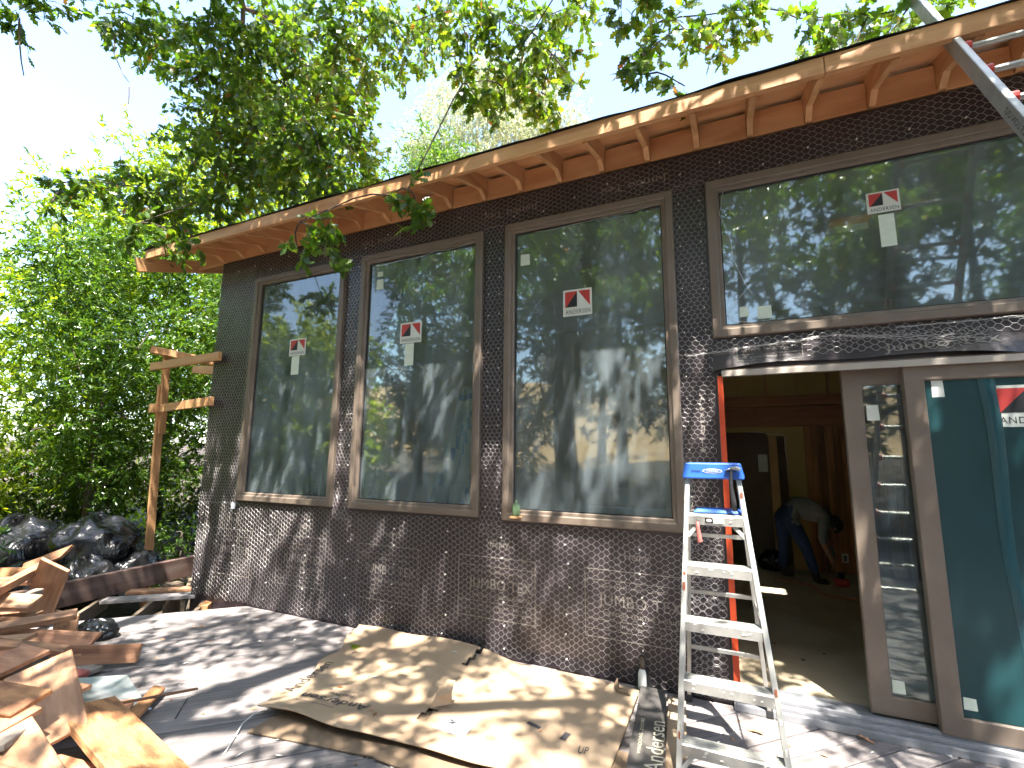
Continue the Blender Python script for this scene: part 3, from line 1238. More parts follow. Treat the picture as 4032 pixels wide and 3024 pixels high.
# ------------------------------------------------------------------ scrap lumber pile
PILE = 'scrap boards heaped on the deck corner'
SC = [
    # name, A, B, w, t, mat, roll, taper, label
    ('scrap_board', (-4.75, -2.05, .42), (-5.57, -1.22, .52), .085, .06, 'scrap_tan', (.3, -.4, 1), 0, 'pale squared stick rising from heap toward black rubbish bags'),
    ('scrap_board', (-6.25, -1.10, .40), (-5.88, -.90, .57), .10, .035, 'scrap_red', (.5, -.6, .7), .09, 'pointed red-brown offcut sticking up in front of rubbish bags'),
    ('scrap_board', (-6.9, -1.45, .34), (-6.10, -1.05, .36), .11, .045, 'scrap_orange', (.4, -1, .3), 0, 'orange board edge at far left behind the heap'),
    ('scrap_board', (-4.9, -2.15, .33), (-5.32, -1.33, .36), .07, .045, 'scrap_grey', (0, 0, 1), 0, 'grey weathered stick lying below the pale squared stick'),
    ('scrap_plank', (-5.68, -1.20, .0), (-5.20, -1.30, .58), .24, .028, 'scrap_tan', (.75, -.65, .35), 0, 'wide plank standing upright against the brown rim beam'),
    ('scrap_board', (-4.75, -2.02, .30), (-4.47, -1.44, .33), .085, .045, 'scrap_tan', (.2, -.3, 1), 0, 'short pale stud laid slantwise across middle of heap'),
    ('scrap_plank', (-4.78, -1.36, .0), (-4.78, -1.36, .30), .16, .022, 'scrap_tan', (.6, -.8, 0), .05, 'upright plank end next to crumpled black plastic'),
    ('scrap_plank', (-5.25, -1.95, .27), (-4.90, -1.48, .26), .19, .024, 'scrap_tan', (0, -.2, 1), .14, 'flat tan offcut with a slanted end at left of heap'),
    ('scrap_plank', (-4.95, -1.98, .26), (-4.22, -1.42, .15), .16, .035, 'scrap_red', (.35, -.75, .6), .05, 'long red-brown board with sunlit upper face mid heap'),
    ('scrap_plank', (-4.50, -1.72, .12), (-3.99, -1.25, .075), .125, .04, 'scrap_red', (.6, -.75, .35), 0, 'rough red board on edge with rounded broken end on deck'),
    ('scrap_board', (-4.62, -2.15, .30), (-4.22, -1.78, .30), .12, .03, 'scrap_tan', (.1, -.2, 1), .08, 'small sunlit offcut at left edge below the pale stud'),
    ('scrap_beam', (-4.25, -2.45, .28), (-3.90, -1.82, .22), .16, .10, 'scrap_grey', (.1, -.1, 1), 0, 'thick grey timber with brown side near red block'),
    ('red_block', (-4.17, -1.72, .09), (-3.90, -1.62, .07), .075, .06, 'brickred', (0, 0, 1), 0, 'small dark red painted block beside metal sheet'),
    ('scrap_plank', (-3.52, -2.02, .36), (-3.02, -2.14, .14), .27, .024, 'scrap_tan', (.6, -.5, .75), 0, 'wide sunlit plank sloping down in front of metal sheet'),
    ('scrap_plank', (-3.78, -2.40, .36), (-3.02, -2.26, .28), .16, .028, 'scrap_tan', (.1, -.4, 1), .05, 'tan plank with triangular end at left edge of picture'),
    ('scrap_plank', (-3.25, -2.28, .30), (-2.55, -2.34, .14), .17, .035, 'scrap_tan', (.2, -.35, 1), 0, 'foreground plank running off bottom edge, left of the orange one'),
    ('scrap_plank', (-3.30, -2.55, .22), (-2.95, -2.30, .26), .15, .03, 'scrap_grey', (0, 0, 1), 0, 'dusty grey plank end at lower left corner'),
    ('scrap_plank', (-3.20, -1.93, .18), (-2.15, -2.07, .08), .25, .04, 'scrap_orange', (.12, .12, 1), 0, 'broad orange rotted plank lying across the front of heap'),
    ('lath', (-3.26, -2.05, .17), (-3.15, -1.36, .045), .022, .012, 'scrap_tan', (0, 0, 1), 0, 'thin lath poking out over deck past metal sheet'),
    ('scrap_board', (-3.16, -1.72, .04), (-3.36, -1.47, .05), .07, .03, 'scrap_orange', (.5, -.3, .7), 0, 'short orange offcut tucked under thin lath'),
    ('scrap_plank', (-3.55, -2.1, .05), (-3.25, -1.68, .05), .20, .03, 'scrap_red', (0, 0, 1), 0, 'dark red plank lying flat under the thin lath'),
    ('scrap_plank', (-3.2, -2.2, .06), (-2.6, -2.10, .05), .16, .03, 'scrap_red', (0, 0, 1), 0, 'dark board beneath the broad orange plank'),
    ('scrap_plank', (-4.7, -2.3, .04), (-4.05, -1.75, .04), .28, .035, 'scrap_red', (0, 0, 1), 0, 'flat red plank at the bottom of heap under grey timber'),
    ('scrap_plank', (-5.3, -2.3, .14), (-4.5, -1.62, .10), .24, .035, 'scrap_tan', (0, .1, 1), 0, 'broad tan board low in heap under the sticks'),
    ('scrap_plank', (-6.0, -1.9, .20), (-5.2, -1.40, .16), .22, .035, 'scrap_red', (.1, -.2, 1), 0, 'dark red-brown plank low at left behind upright plank'),
    ('scrap_board', (-3.75, -2.35, .16), (-3.30, -2.05, .18), .14, .05, 'scrap_orange', (0, 0, 1), 0, 'rust coloured block of timber low in heap at left corner'),
    ('scrap_plank', (-4.5, -2.10, .36), (-3.72, -1.98, .31), .20, .028, 'scrap_red', (.1, -.35, 1), .06, 'red-brown plank laid across thick grey timber at left edge'),
    ('scrap_plank', (-5.6, -1.95, .44), (-4.95, -1.50, .36), .16, .03, 'scrap_tan', (.1, -.4, 1), 0, 'tan plank near top of heap left of the upright plank'),
    ('scrap_board', (-5.9, -1.75, .46), (-5.35, -1.15, .40), .09, .04, 'scrap_red', (.1, -.3, 1), 0, 'dark reddish batten at top left of heap'),
    ('scrap_plank', (-3.9, -2.05, .20), (-3.45, -1.85, .14), .17, .03, 'scrap_red', (.1, -.2, 1), .08, 'broken red plank leaning on the metal sheet'),
    ('scrap_plank', (-3.6, -2.42, .40), (-3.05, -2.20, .33), .14, .03, 'scrap_orange', (.25, -.45, .9), .06, 'small orange plank on top at lower left corner'),
    ('scrap_plank', (-3.0, -2.52, .22), (-2.35, -2.28, .10), .18, .03, 'scrap_red', (.1, -.25, 1), 0, 'dark red foreground plank at bottom edge of picture'),
    ('scrap_board', (-5.0, -1.75, .20), (-4.35, -1.85, .22), .10, .045, 'scrap_orange', (.2, -.7, .6), 0, 'orange-brown stud end showing in middle of heap'),
    ('scrap_board', (-4.2, -2.15, .42), (-3.80, -1.78, .30), .07, .04, 'scrap_tan', (0, -.3, 1), 0, 'narrow tan stick on top of thick grey timber'),
    ('scrap_board', (-4.55, -1.55, .03), (-4.05, -1.48, .03), .09, .03, 'scrap_grey', (0, 0, 1), 0, 'grey batten on deck under rough red board'),
]
for nm, A_, B_, w_, t_, m_, r_, tp_, lab in SC:
    board(nm, A_, B_, w_, t_, m_, r_, None, .004, lab, 'block' if nm == 'red_block' else ('lath' if nm == 'lath' else 'board'), PILE, tp_)
# bent metal sheet
b = MB()
P = [(-4.02, -1.80, .10), (-3.62, -1.52, .10), (-3.28, -1.60, .055), (-3.45, -1.93, .08)]
b.add([P[0], P[1], P[2], P[3]], [(0, 3, 2, 1)])
b.add([P[2], P[3], (-3.42, -1.91, .0), (-3.24, -1.57, -.0)], [(0, 1, 2, 3)])
ms = b.build('metal_sheet', 'sheet_metal', at=(-3.6, -1.7, 0))
ms.modifiers.new('s', 'SOLIDIFY').thickness = .004
tag(ms, 'bent pale metal sheet lying on deck beside scrap boards', 'metal sheet')


# ------------------------------------------------------------------ bags
def bag(name, loc, size, seed, label, cat, group=None, knot=True, mat='bag_black'):
    r = np.random.RandomState(seed)
    nu, nv = 44, 28
    ph = r.uniform(0, 6.28, (14,))
    V = []
    for j in range(nv + 1):
        th = math.pi * j / nv
        for i in range(nu):
            a = 2 * math.pi * i / nu
            d = Vector((math.sin(th) * math.cos(a), math.sin(th) * math.sin(a), math.cos(th)))
            k = 1 + .10 * math.sin(2 * a + ph[0]) * math.sin(th) + .08 * math.sin(3 * a + 2 * th + ph[1]) + .05 * math.sin(5 * a - 3 * th + ph[2])
            fold = abs(math.sin(4.5 * a + 3 * math.sin(2 * th + ph[3]) + ph[4]))
            k += -.07 * (1 - fold) ** 3 + .035 * math.sin(11 * a + 5 * th + ph[5]) * math.sin(th) + .03 * math.sin(9 * th + 4 * a + ph[6])
            k += .02 * math.sin(21 * a + 9 * th + ph[7])
            p = Vector((d.x * k * size[0], d.y * k * size[1], d.z * k * size[2]))
            p.z = max(p.z, -size[2] * .72 + .02 * math.sin(6 * a))
            if knot and th < .35:
                p.z += (.35 - th) * size[2] * .9
                p.x *= .55
                p.y *= .55
            V.append((p.x + loc[0], p.y + loc[1], p.z + loc[2]))
    F = []
    for j in range(nv):
        for i in range(nu):
            F.append((j * nu + i, (j + 1) * nu + i, (j + 1) * nu + (i + 1) % nu, j * nu + (i + 1) % nu))
    b = MB()
    b.add(V, F)
    o = b.build(name, mat, smooth=True, at=(loc[0], loc[1], loc[2] - size[2] * .7))
    return tag(o, label, cat, group)


GB = 'black rubbish bags piled beyond the deck beam'
bag('rubbish_bag', (-7.35, -.02, .30), (.52, .50, .40), 1, 'biggest black rubbish bag on top of the pile', 'rubbish bag', GB, False)
bag('rubbish_bag', (-6.92, .18, .05), (.33, .34, .27), 2, 'silvery lit black bag nearest the timber post', 'rubbish bag', GB, False)
bag('rubbish_bag', (-6.85, -.30, .00), (.34, .36, .30), 3, 'low creased black bag under the biggest bag', 'rubbish bag', GB, False)
bag('rubbish_bag', (-6.95, -.82, .06), (.33, .32, .26), 4, 'small shiny black bag behind the pointed red-brown offcut', 'rubbish bag', GB, False)
bag('rubbish_bag', (-8.0, -.55, .20), (.50, .52, .50), 5, 'leftmost black rubbish bag half hidden by ivy', 'rubbish bag', GB, False)
bag('plastic_scrap', (-4.86, -1.12, .055), (.16, .13, .085), 9, 'crumpled black plastic lying on deck beside upright plank end', 'plastic', None, False)

# ------------------------------------------------------------------ cardboard
cb = empty('cardboard_sheet', (-1.7, -.7, .0))
tag(cb, 'large flattened brown cardboard box lying on deck below the windows', 'cardboard')


def cz(x, y):
    z = .028 + .006 * math.sin(x * 2.6 + 1) * math.cos(y * 3.1) + .006 * math.sin(x * 5.7 - y * 2) + .003 * math.sin(x * 13 + y * 9)
    back = max(0, (y + .42) / .40)
    z += .055 * back ** 2 * math.exp(-((x + 2.15) / .55) ** 2)
    z += .02 * back ** 2
    fr = max(0, (-1.05 - y) / .30)
    z += .045 * fr * math.exp(-((x + 2.1) / .9) ** 2)
    return max(z, .012)


def card_xy(uu, v):
    # corners: front-left, front-right, back-right, back-left
    fl, fr_, br, bl = Vector((-2.56, -1.37)), Vector((-.62, -1.20)), Vector((-.635, -.15)), Vector((-3.0, -.05))
    p = fl.lerp(fr_, uu).lerp(bl.lerp(br, uu), v)
    p.y = min(p.y + .012 * math.sin(uu * 17), -.035)
    if uu < .06:
        p.x += .03 * math.sin(v * 21) - .06 * max(0, math.sin(v * 7 + .6))
    return p


b = MB()
NU, NV = 90, 46
for j in range(NV + 1):
    for i in range(NU + 1):
        p = card_xy(i / NU, j / NV)
        b.v.append((p.x, p.y, cz(p.x, p.y)))
tear = set()
for j in range(NV):
    for i in range(NU):
        a = j * (NU + 1) + i
        cx_, cy_ = (b.v[a][0] + b.v[a + 1][0]) / 2, (b.v[a][1] + b.v[a + NU + 1][1]) / 2
        if abs(cx_ + 1.80 - .10 * (cy_ + .1)) < .018 and cy_ > -.33:
            continue
        if abs(cx_ + 1.70) < .03 and -1.02 < cy_ < -.90:
            continue
        b.f.append([a, a + 1, a + NU + 2, a + NU + 1])
        b.m.append(0)
sh = b.build('top_sheet', 'cardboard', cb, smooth=True)
so_ = sh.modifiers.new('s', 'SOLIDIFY')
so_.thickness = .007
so_.offset = 1
# lower layers showing along the front edge
b = MB()
for (p0, p1, p2, p3, z) in (((-2.50, -1.50), (-1.5, -1.34), (-1.5, -.9), (-2.5, -.9), .006), ((-1.72, -1.39), (-.55, -1.44), (-.55, -.8), (-1.7, -.8), .012)):
    b.add([(q[0], q[1], z) for q in (p0, p1, p2, p3)] + [(q[0], q[1], z + .006) for q in (p0, p1, p2, p3)], MB.BF)
b.build('under_sheet', 'cardboard_dark', cb)


def on_card(b, body, x, y, ang, w, h, mi=0, dz=.011):
    V, F, asp = text_geo(body)
    ca, sa = math.cos(ang), math.sin(ang)
    P = []
    for s_, t_ in V:
        px, py = x + ca * s_ * w - sa * t_ * h, y + sa * s_ * w + ca * t_ * h
        P.append((px, py, cz(px, py) + dz))
    b.add(P, F, mi)


b = MB()
on_card(b, 'Andersen', -2.045, -1.03, math.radians(189), .46, .085)
on_card(b, 'Andersen', -2.585, -1.13, math.radians(103), .46, .085)
on_card(b, 'Patio Door', -2.215, -.985, math.radians(189), .18, .032)
on_card(b, 'Frame & Panel Assembly', -2.21, -.945, math.radians(189), .22, .018)
on_card(b, 'WINDOWS . DOORS', -2.20, -1.165, math.radians(189), .28, .016)
on_card(b, 'UP', -.80, -.95, math.radians(5), .05, .06)
b.build('lettering', 'ink', cb)['kind'] = 'stuff'
b = MB()
for x, y, w, h, a in ((-1.13, -.83, .085, .026, -.25), (-.92, -.88, .035, .07, -.15)):
    ca, sa = math.cos(a), math.sin(a)
    P = [(x + ca * s_ - sa * t_, y + sa * s_ + ca * t_) for s_, t_ in ((0, 0), (w, 0), (w, h), (0, h))]
    b.add([(px, py, cz(px, py) + .0105) for px, py in P], [(0, 1, 2, 3)])
b.build('printed_box', 'ink', cb)
b = MB()
P = [(-1.585, -1.075), (-1.375, -1.10), (-1.385, -.955), (-1.575, -.94)]
b.add([(x, y, cz(x, y) + .0105) for x, y in P], [(0, 1, 2, 3)], 0)
for P in ([(-1.555, -.975), (-1.50, -.98), (-1.53, -.955)], [(-1.545, -1.0), (-1.50, -1.0), (-1.48, -.965)]):
    b.add([(x, y, cz(x, y) + .013) for x, y in P], [(0, 1, 2)], 1)
on_card(b, '8-7/8', -1.46, -1.03, -.05, .05, .02, 1, .013)
on_card(b, 'FWG 8068', -1.56, -1.06, -.08, .10, .012, 1, .013)
b.build('shipping_label', ['white_label', 'ink'], cb)
b = MB()     # torn flap standing up
fl = [(-1.70, -.93, .05), (-1.60, -.84, .055), (-1.595, -.86, .12), (-1.61, -.80, .165), (-1.645, -.83, .175), (-1.655, -.85, .155), (-1.68, -.87, .15), (-1.685, -.90, .10)]
b.add(fl, [tuple(range(8))])
o = b.build('torn_flap', 'cardboard', cb)
o.modifiers.new('s', 'SOLIDIFY').thickness = .006
b = MB()
b.add([(-2.83, -.37, cz(-2.83, -.37) + .011), (-2.72, -.36, cz(-2.72, -.36) + .011), (-2.74, -.44, cz(-2.74, -.44) + .011)], [(0, 2, 1)])
b.build('yellow_tape', 'laurel_leaf_yellow', cb)

# black printed strip of packaging
bs = empty('printed_card_strip', (-.5, -.6, 0))
tag(bs, 'black printed strip of packaging card lying beside the stepladder foot', 'cardboard')
b = MB()
b.add([(-.628, -.13, .052), (-.468, -.12, .05), (-.36, -1.25, .05), (-.52, -1.3, .052)] + [(-.628, -.13, .058), (-.468, -.12, .056), (-.36, -1.25, .056), (-.52, -1.3, .058)], MB.BF)
b.build('strip', 'cardboard_black', bs)
b = MB()
d1 = Vector((-.11, 1.1, 0)).normalized()
d2 = Vector((-1, -.10, 0)).normalized()
b.text('Andersen', (-.385, -.97, .0605), d1, d2, .46, .085)
b.text('WINDOWS . DOORS', (-.505, -.86, .0605), d1, d2, .34, .018)
b.build('lettering', 'ink_cream', bs)['kind'] = 'stuff'
b = MB()
b.add([(-.462, -.10, .010), (-.36, -.11, .010), (-.25, -1.25, .010), (-.352, -1.25, .010)] + [(-.462, -.10, .020), (-.36, -.11, .020), (-.25, -1.25, .020), (-.352, -1.25, .020)], MB.BF)
tag(b.build('cardboard_strip', 'cardboard', at=(-.4, -.6, 0)), 'narrow plain cardboard strip showing between black strip and stepladder', 'cardboard')
# torn brown strip, straps, dry leaves
b = MB()
b.add([(-.79, -.20, .056), (-.76, -.26, .062), (-.74, -.25, .075), (-.775, -.16, .09)], [(0, 1, 2, 3)])
b.add([(-.76, -.26, .060), (-.67, -.27, .062), (-.665, -.25, .075), (-.745, -.245, .07)], [(0, 1, 2, 3)])
o = b.build('torn_card_scrap', 'cardboard_dark', at=(-.73, -.22, .05))
o.modifiers.new('s', 'SOLIDIFY').thickness = .004
tag(o, 'small dark bent scrap of card lying near wrapped pipe stub', 'scrap')
b = MB()
b.add([(-1.835, -1.24, .004), (-1.815, -1.235, .004), (-1.52, -1.43, .004), (-1.545, -1.44, .004)] + [(-1.835, -1.24, .006), (-1.815, -1.235, .006), (-1.52, -1.43, .006), (-1.545, -1.44, .006)], MB.BF)
tag(b.build('packing_strap', 'strap_white', at=(-1.7, -1.3, 0)), 'straight white packing strap running out from under the cardboard', 'strap')
b = MB()
b.tube([(-2.43, -1.68, .006), (-2.50, -1.58, .012), (-2.58, -1.47, .02), (-2.61, -1.38, .02), (-2.60, -1.31, .012)], .004, 5)
tag(b.build('plastic_strip', 'strap_white', at=(-2.5, -1.5, 0), smooth=True), 'curved clear plastic strip at left corner of cardboard', 'strap')


def dry_leaf(x, y, z, s, a, mat, label):
    b = MB()
    st = [(0, .02), (.25, .16), (.4, .08), (.55, .2), (.7, .1), (.85, .14), (1, .0)]
    V = []
    for xx, w in st:
        for sgn in (-1, 1):
            px, py = (xx - .5) * s, sgn * w * s
            V.append((x + px * math.cos(a) - py * math.sin(a), y + px * math.sin(a) + py * math.cos(a), z + .006 + .12 * s * (sgn * w * 3) ** 2 + .05 * s * math.sin(xx * 5)))
    b.add(V, [(2 * i, 2 * i + 2, 2 * i + 3, 2 * i + 1) for i in range(len(st) - 1)])
    return b


LEAFLAB = {0: 'pale dry leaf lying against the door sill', 1: 'curled dry leaf on the deck below the glass door panel', 2: 'dry leaf on bare deck behind the stepladder'}
for i, (x, y) in enumerate(((.56, -.10), (.66, -.42), (.02, -.28))):
    tag(dry_leaf(x, y, .002, .09, rnd.uniform(0, 6), 'x', 'y').build('dry_leaf', 'scrap_tan', at=(x, y, 0)), LEAFLAB[i], 'leaf')
b = MB()
for i in range(170):
    x, y = rnd.uniform(-4.6, 2.2), rnd.uniform(-2.0, -.05)
    s = rnd.uniform(.008, .028)
    a = rnd.uniform(0, 6.28)
    zz = cz(x, y) + .011 if (-2.4 < x < -.7 and -1.2 < y < -.1) else .003
    ca, sa = math.cos(a) * s, math.sin(a) * s
    q = rnd.uniform(.2, .6)
    b.add([(x - ca, y - sa, zz), (x + sa * q, y - ca * q, zz + .003), (x + ca, y + sa, zz), (x - sa * q, y + ca * q, zz + .005)], [(0, 1, 2, 3)], rnd.randrange(3))
tag(b.build('debris', ['scrap_tan', 'oak_leaf_brown', 'wrap_white']), 'tiny chips, crumbs and leaf bits strewn over the deck', 'debris', kind='stuff')

# wrapped pipe stub
ps = empty('pipe_stub', (-.635, -.04, 0))
tag(ps, 'pipe stub with tap wrapped in white at wall foot', 'pipe')
b = MB()
b.tube([(-.634, -.05, .004), (-.634, -.052, .03), (-.633, -.05, .10), (-.632, -.045, .125)], [.024, .028, .026, .017], 10)
b.build('white_wrap', 'wrap_white', ps, smooth=True)
b = MB()
b.tube([(-.632, -.045, .12), (-.632, -.04, .17), (-.634, -.035, .195)], [.015, .017, .010], 8)
b.tube([(-.634, -.052, .155), (-.634, -.066, .155)], .012, 8)
b.build('tap', 'joist', ps, smooth=True)
b = MB()
b.add([(-.70, -.014, .0), (-.57, -.014, .0), (-.60, -.014, .12), (-.67, -.014, .12)], [(0, 1, 2, 3)])
b.build('tar_patch', 'black_rubber', ps)
# bottle on the sill
bo = MB()
x, y, z = -1.548, -.058, 1.012
bo = MB()
bo.tube([(x, -.058, 1.053), (x, -.058, 1.06), (x, -.058, 1.13), (x, -.058, 1.15), (x, -.058, 1.175)], [.026, .03, .03, .012, .011], 12)
bob = bo.build('bottle', 'bottle_green', smooth=True, at=(x, -.058, 1.05))
tag(bob, 'small green bottle standing on window frame by netting pillar', 'bottle')
b = MB()
b.box(x - .04, x + .04, -.09, -.0405, 1.040, 1.052)
b.build('ledge_shim', 'fir_pale', bob)


# ------------------------------------------------------------------ stepladder
sl = empty('stepladder', (-.1, -.45, 0))
tag(sl, 'paint-spotted aluminium stepladder with blue top standing before open door', 'stepladder')


def fr_pt(side, z):
    """front rail: side -1 left, 1 right"""
    t = z / 1.45
    y = -.87 + .40 * t
    xl = -.325 + (.070) * t
    xr = .158 - (.155) * t
    return Vector((xl if side < 0 else xr, y, z))


def re_pt(side, z):
    t = z / 1.42
    y = -.055 - .335 * t
    xl = -.345 + .085 * t
    xr = .105 - .10 * t
    return Vector((xl if side < 0 else xr, y, z))


for sd_ in (-1, 1):
    A_, B_ = fr_pt(sd_, .0), fr_pt(sd_, 1.40)
    b = MB()
    b.bar(A_, B_, .026, .062, (0, -1, .28))
    r_ = b.build('front_rail', 'aluminium', sl, bevel=.003)
    for kk in range(7):
        z = rnd.uniform(.1, 1.3)
        p = fr_pt(sd_, z)
        q = MB()
        q.bar(p + Vector((0, -.0335, 0)), p + Vector((0, -.0335, .01 + rnd.uniform(0, .03))), rnd.uniform(.008, .018), .002, (0, -1, .28))
        q.build('paint_spot', rnd.choice(['paint_splat', 'paint_splat', 'rust']), r_)
    A_, B_ = re_pt(sd_, .0), re_pt(sd_, 1.38)
    b = MB()
    b.bar(A_, B_, .022, .036, (0, 1, .25))
    b.build('rear_rail', 'aluminium', sl, bevel=.002)
    b = MB()
    b.box(A_.x - .018, A_.x + .018, A_.y - .03, A_.y + .03, 0, .045)
    b.build('rubber_foot', 'black_rubber', sl, bevel=.004)
    b = MB()
    F_ = fr_pt(sd_, 0)
    b.box(F_.x - .02, F_.x + .02, F_.y - .045, F_.y + .04, -.0, .04)
    b.build('rubber_foot', 'black_rubber', sl, bevel=.004)
    # spreader arm
    b = MB()
    b.bar(fr_pt(sd_, .60) + Vector((.0, .04, 0)), re_pt(sd_, .68), .006, .02)
    b.build('spreader', 'aluminium', sl)
for z in (.155, .415, .675, .94, 1.195):
    A_, B_ = fr_pt(-1, z), fr_pt(1, z)
    b = MB()
    y = A_.y
    x0, x1 = A_.x + .012, B_.x - .012
    prof = [(y - .036, z - .052), (y - .040, z - .004), (y - .034, z + .003), (y + .045, z + .003), (y + .045, z - .03), (y + .042, z - .03), (y + .042, z), (y - .032, z), (y - .032, z - .052)]
    n = len(prof)
    V = [(x0, a, c_) for a, c_ in prof] + [(x1, a, c_) for a, c_ in prof]
    b.add(V, [tuple(range(n - 1, -1, -1)), tuple(range(n, 2 * n))] + [(i, i + n, (i + 1) % n + n, (i + 1) % n)[::-1] for i in range(n)])
    for k in range(5):     # ridges on the tread
        yy = y - .028 + k * .016
        b.box(x0 + .004, x1 - .004, yy, yy + .004, z + .003, z + .0055)
    st = b.build('step', 'aluminium', sl)
    q = MB()
    for k in range(6):
        xx = rnd.uniform(x0 + .03, x1 - .05)
        zz = z - rnd.uniform(.012, .04)
        w_ = rnd.uniform(.006, .02)
        q.quad((xx, y - .0405, zz), (xx + w_, y - .0405, zz + .003), (xx + w_ * .8, y - .0408, zz + .011), (xx + .002, y - .0405, zz + .009))
    q.build('paint_spot', 'paint_splat', st)
    if z > 1.1:
        q = MB()
        q.quad((x0 + .085, y - .0415, z - .038), (x0 + .125, y - .0415, z - .038), (x0 + .125, y - .0415, z - .012), (x0 + .085, y - .0415, z - .012), 0)
        q.add([(x0 + .105 + .014 * math.cos(a * .523), y - .042, z - .025 + .008 * math.sin(a * .523)) for a in range(12)], [tuple(range(12))], 1)
        q.quad((x0 + .127, y - .0415, z - .038), (x0 + .18, y - .0415, z - .038), (x0 + .18, y - .0415, z - .012), (x0 + .127, y - .0415, z - .012), 1)
        q.text('WARNING', (x0 + .13, y - .042, z - .030), ex, ez, .045, .010, 0)
        q.build('step_label', ['ink_black', 'paint_splat'], st)
for sd_ in (-1, 1):      # diagonal gussets
    for z in (1.195, .155):
        p = fr_pt(sd_, z - .115)
        q = fr_pt(sd_, z)
        b = MB()
        b.bar((p.x - sd_ * .008, p.y - .01, p.z), (q.x - sd_ * .075, q.y - .01, q.z - .035), .020, .010, (0, -1, 0))
        b.build('gusset', 'aluminium', sl)
# rear cross bars
for z in (.35, .70, 1.05):
    b = MB()
    b.bar(re_pt(-1, z), re_pt(1, z), .022, .012, (0, 1, .2))
    b.build('rear_bar', 'aluminium', sl)
# blue cap
b = MB()
b.hexa([(-.285, -.545, 1.392), (.040, -.545, 1.392), (.045, -.385, 1.40), (-.285, -.385, 1.40),
        (-.270, -.535, 1.482), (.024, -.535, 1.482), (.026, -.395, 1.482), (-.270, -.395, 1.482)])
cap = b.build('top_cap', 'blue_plastic', sl, bevel=.008)
q = MB()
yc = -.5425
q.add([(-.122 + .052 * math.cos(a * .3927), yc - .001, 1.437 + .013 * math.sin(a * .3927)) for a in range(16)], [tuple(range(16))], 0)
q.add([(-.122 + .046 * math.cos(a * .3927), yc - .0018, 1.437 + .0095 * math.sin(a * .3927)) for a in range(16)], [tuple(range(16))], 1)
q.text('WERNER', (-.155, yc - .0026, 1.4325), ex, ez, .066, .0095, 0)
q.build('maker_badge', ['paint_splat', 'blue_plastic'], cap)
q = MB()
q.quad((-.235, yc - .001, 1.433), (-.185, yc - .001, 1.433), (-.185, yc - .001, 1.438), (-.235, yc - .001, 1.438))
q.build('slot', 'ink_black', cap)
q = MB()
q.quad((-.05, yc - .001, 1.433), (-.0, yc - .001, 1.433), (-.0, yc - .001, 1.438), (-.05, yc - .001, 1.438))
q.build('slot', 'ink_black', cap)
b = MB()      # blue tray behind the top step
b.hexa([(-.235, -.53, 1.203), (.015, -.53, 1.203), (.02, -.36, 1.203), (-.24, -.36, 1.203),
        (-.215, -.52, 1.222), (-.004, -.52, 1.222), (.0, -.37, 1.222), (-.22, -.37, 1.222)])
b.build('tray', 'blue_plastic', sl, bevel=.006)

# hammer hooked on the cap, screwdriver in the tray
hm = empty('hammer', (-.03, -.56, 1.2))
tag(hm, 'hammer with dark handle hanging from blue ladder top', 'hammer')
b = MB()
b.tube([(-.025, -.56, 1.44), (-.03, -.565, 1.36), (-.022, -.565, 1.28), (-.018, -.56, 1.225)], [.008, .010, .013, .012], 8)
b.build('handle', 'black_rubber', hm, smooth=True)
b = MB()
b.tube([(-.030, -.552, 1.452), (.0, -.555, 1.455), (.022, -.558, 1.448)], [.010, .012, .009], 8)
b.bar((-.028, -.552, 1.452), (-.055, -.55, 1.443), .018, .006)
b.build('head', 'sheet_metal', hm, smooth=True)
b = MB()
b.tube([(-.200, -.575, 1.05), (-.202, -.575, 1.055), (-.208, -.575, 1.12), (-.210, -.575, 1.16)], [.013, .014, .010, .009], 8)
sc = b.build('screwdriver', 'pink_plastic', smooth=True, at=(-.2, -.575, 1.05))
tag(sc, 'pink handled screwdriver hanging under top step of stepladder', 'screwdriver')

# ------------------------------------------------------------------ extension ladder
el = empty('extension_ladder', (1.35, -2.65, 0))
tag(el, 'aluminium extension ladder with red rung collars leaning on the eave', 'ladder')
A0, B0 = Vector((0, -2.70, .0)), Vector((0, -.10, 4.34))
dl = (B0 - A0).normalized()
for i, x in enumerate((1.165, 1.60)):
    b = MB()
    s_ = Vector((x, 0, 0))
    b.bar(A0 + s_, B0 + s_, .030, .078, (0, -1, .5))
    r_ = b.build('rail', 'aluminium', el, bevel=.006)
    b = MB()
    b.bar(B0 + s_ - dl * .03, B0 + s_ + dl * .02, .036, .084, (0, -1, .5))
    b.build('end_cap', 'aluminium', r_, bevel=.008)
    if i == 0:
        side = dl.cross(Vector((1, 0, 0))).normalized()
        q = MB()
        p = A0 + s_ + dl * ((3.02) / dl.z)
        q.text('DO NOT STAND', p + Vector((-.0165, 0, 0)) - side * .014, dl * -1, side, .30, .028, 0)
        q.bar(p - dl * .32 + Vector((-.0158, 0, 0)), p - dl * .50 + Vector((-.0158, 0, 0)), .05, .002, (1, 0, 0), 1)
        q.build('warning_print', ['ink', 'pink_plastic'], r_)
for k in range(15):
    p = A0 + dl * (.25 + k * .305)
    if p.z > 4.3:
        break
    b = MB()
    b.tube([(1.165, p.y, p.z), (1.60, p.y, p.z)], .016, 10)
    r_ = b.build('rung', 'aluminium', el, smooth=False)
    for x in (1.183, 1.575):
        q = MB()
        q.tube([(x, p.y, p.z), (x + .026, p.y, p.z)], .031, 12)
        q.build('collar', 'red_plastic', r_, smooth=False)

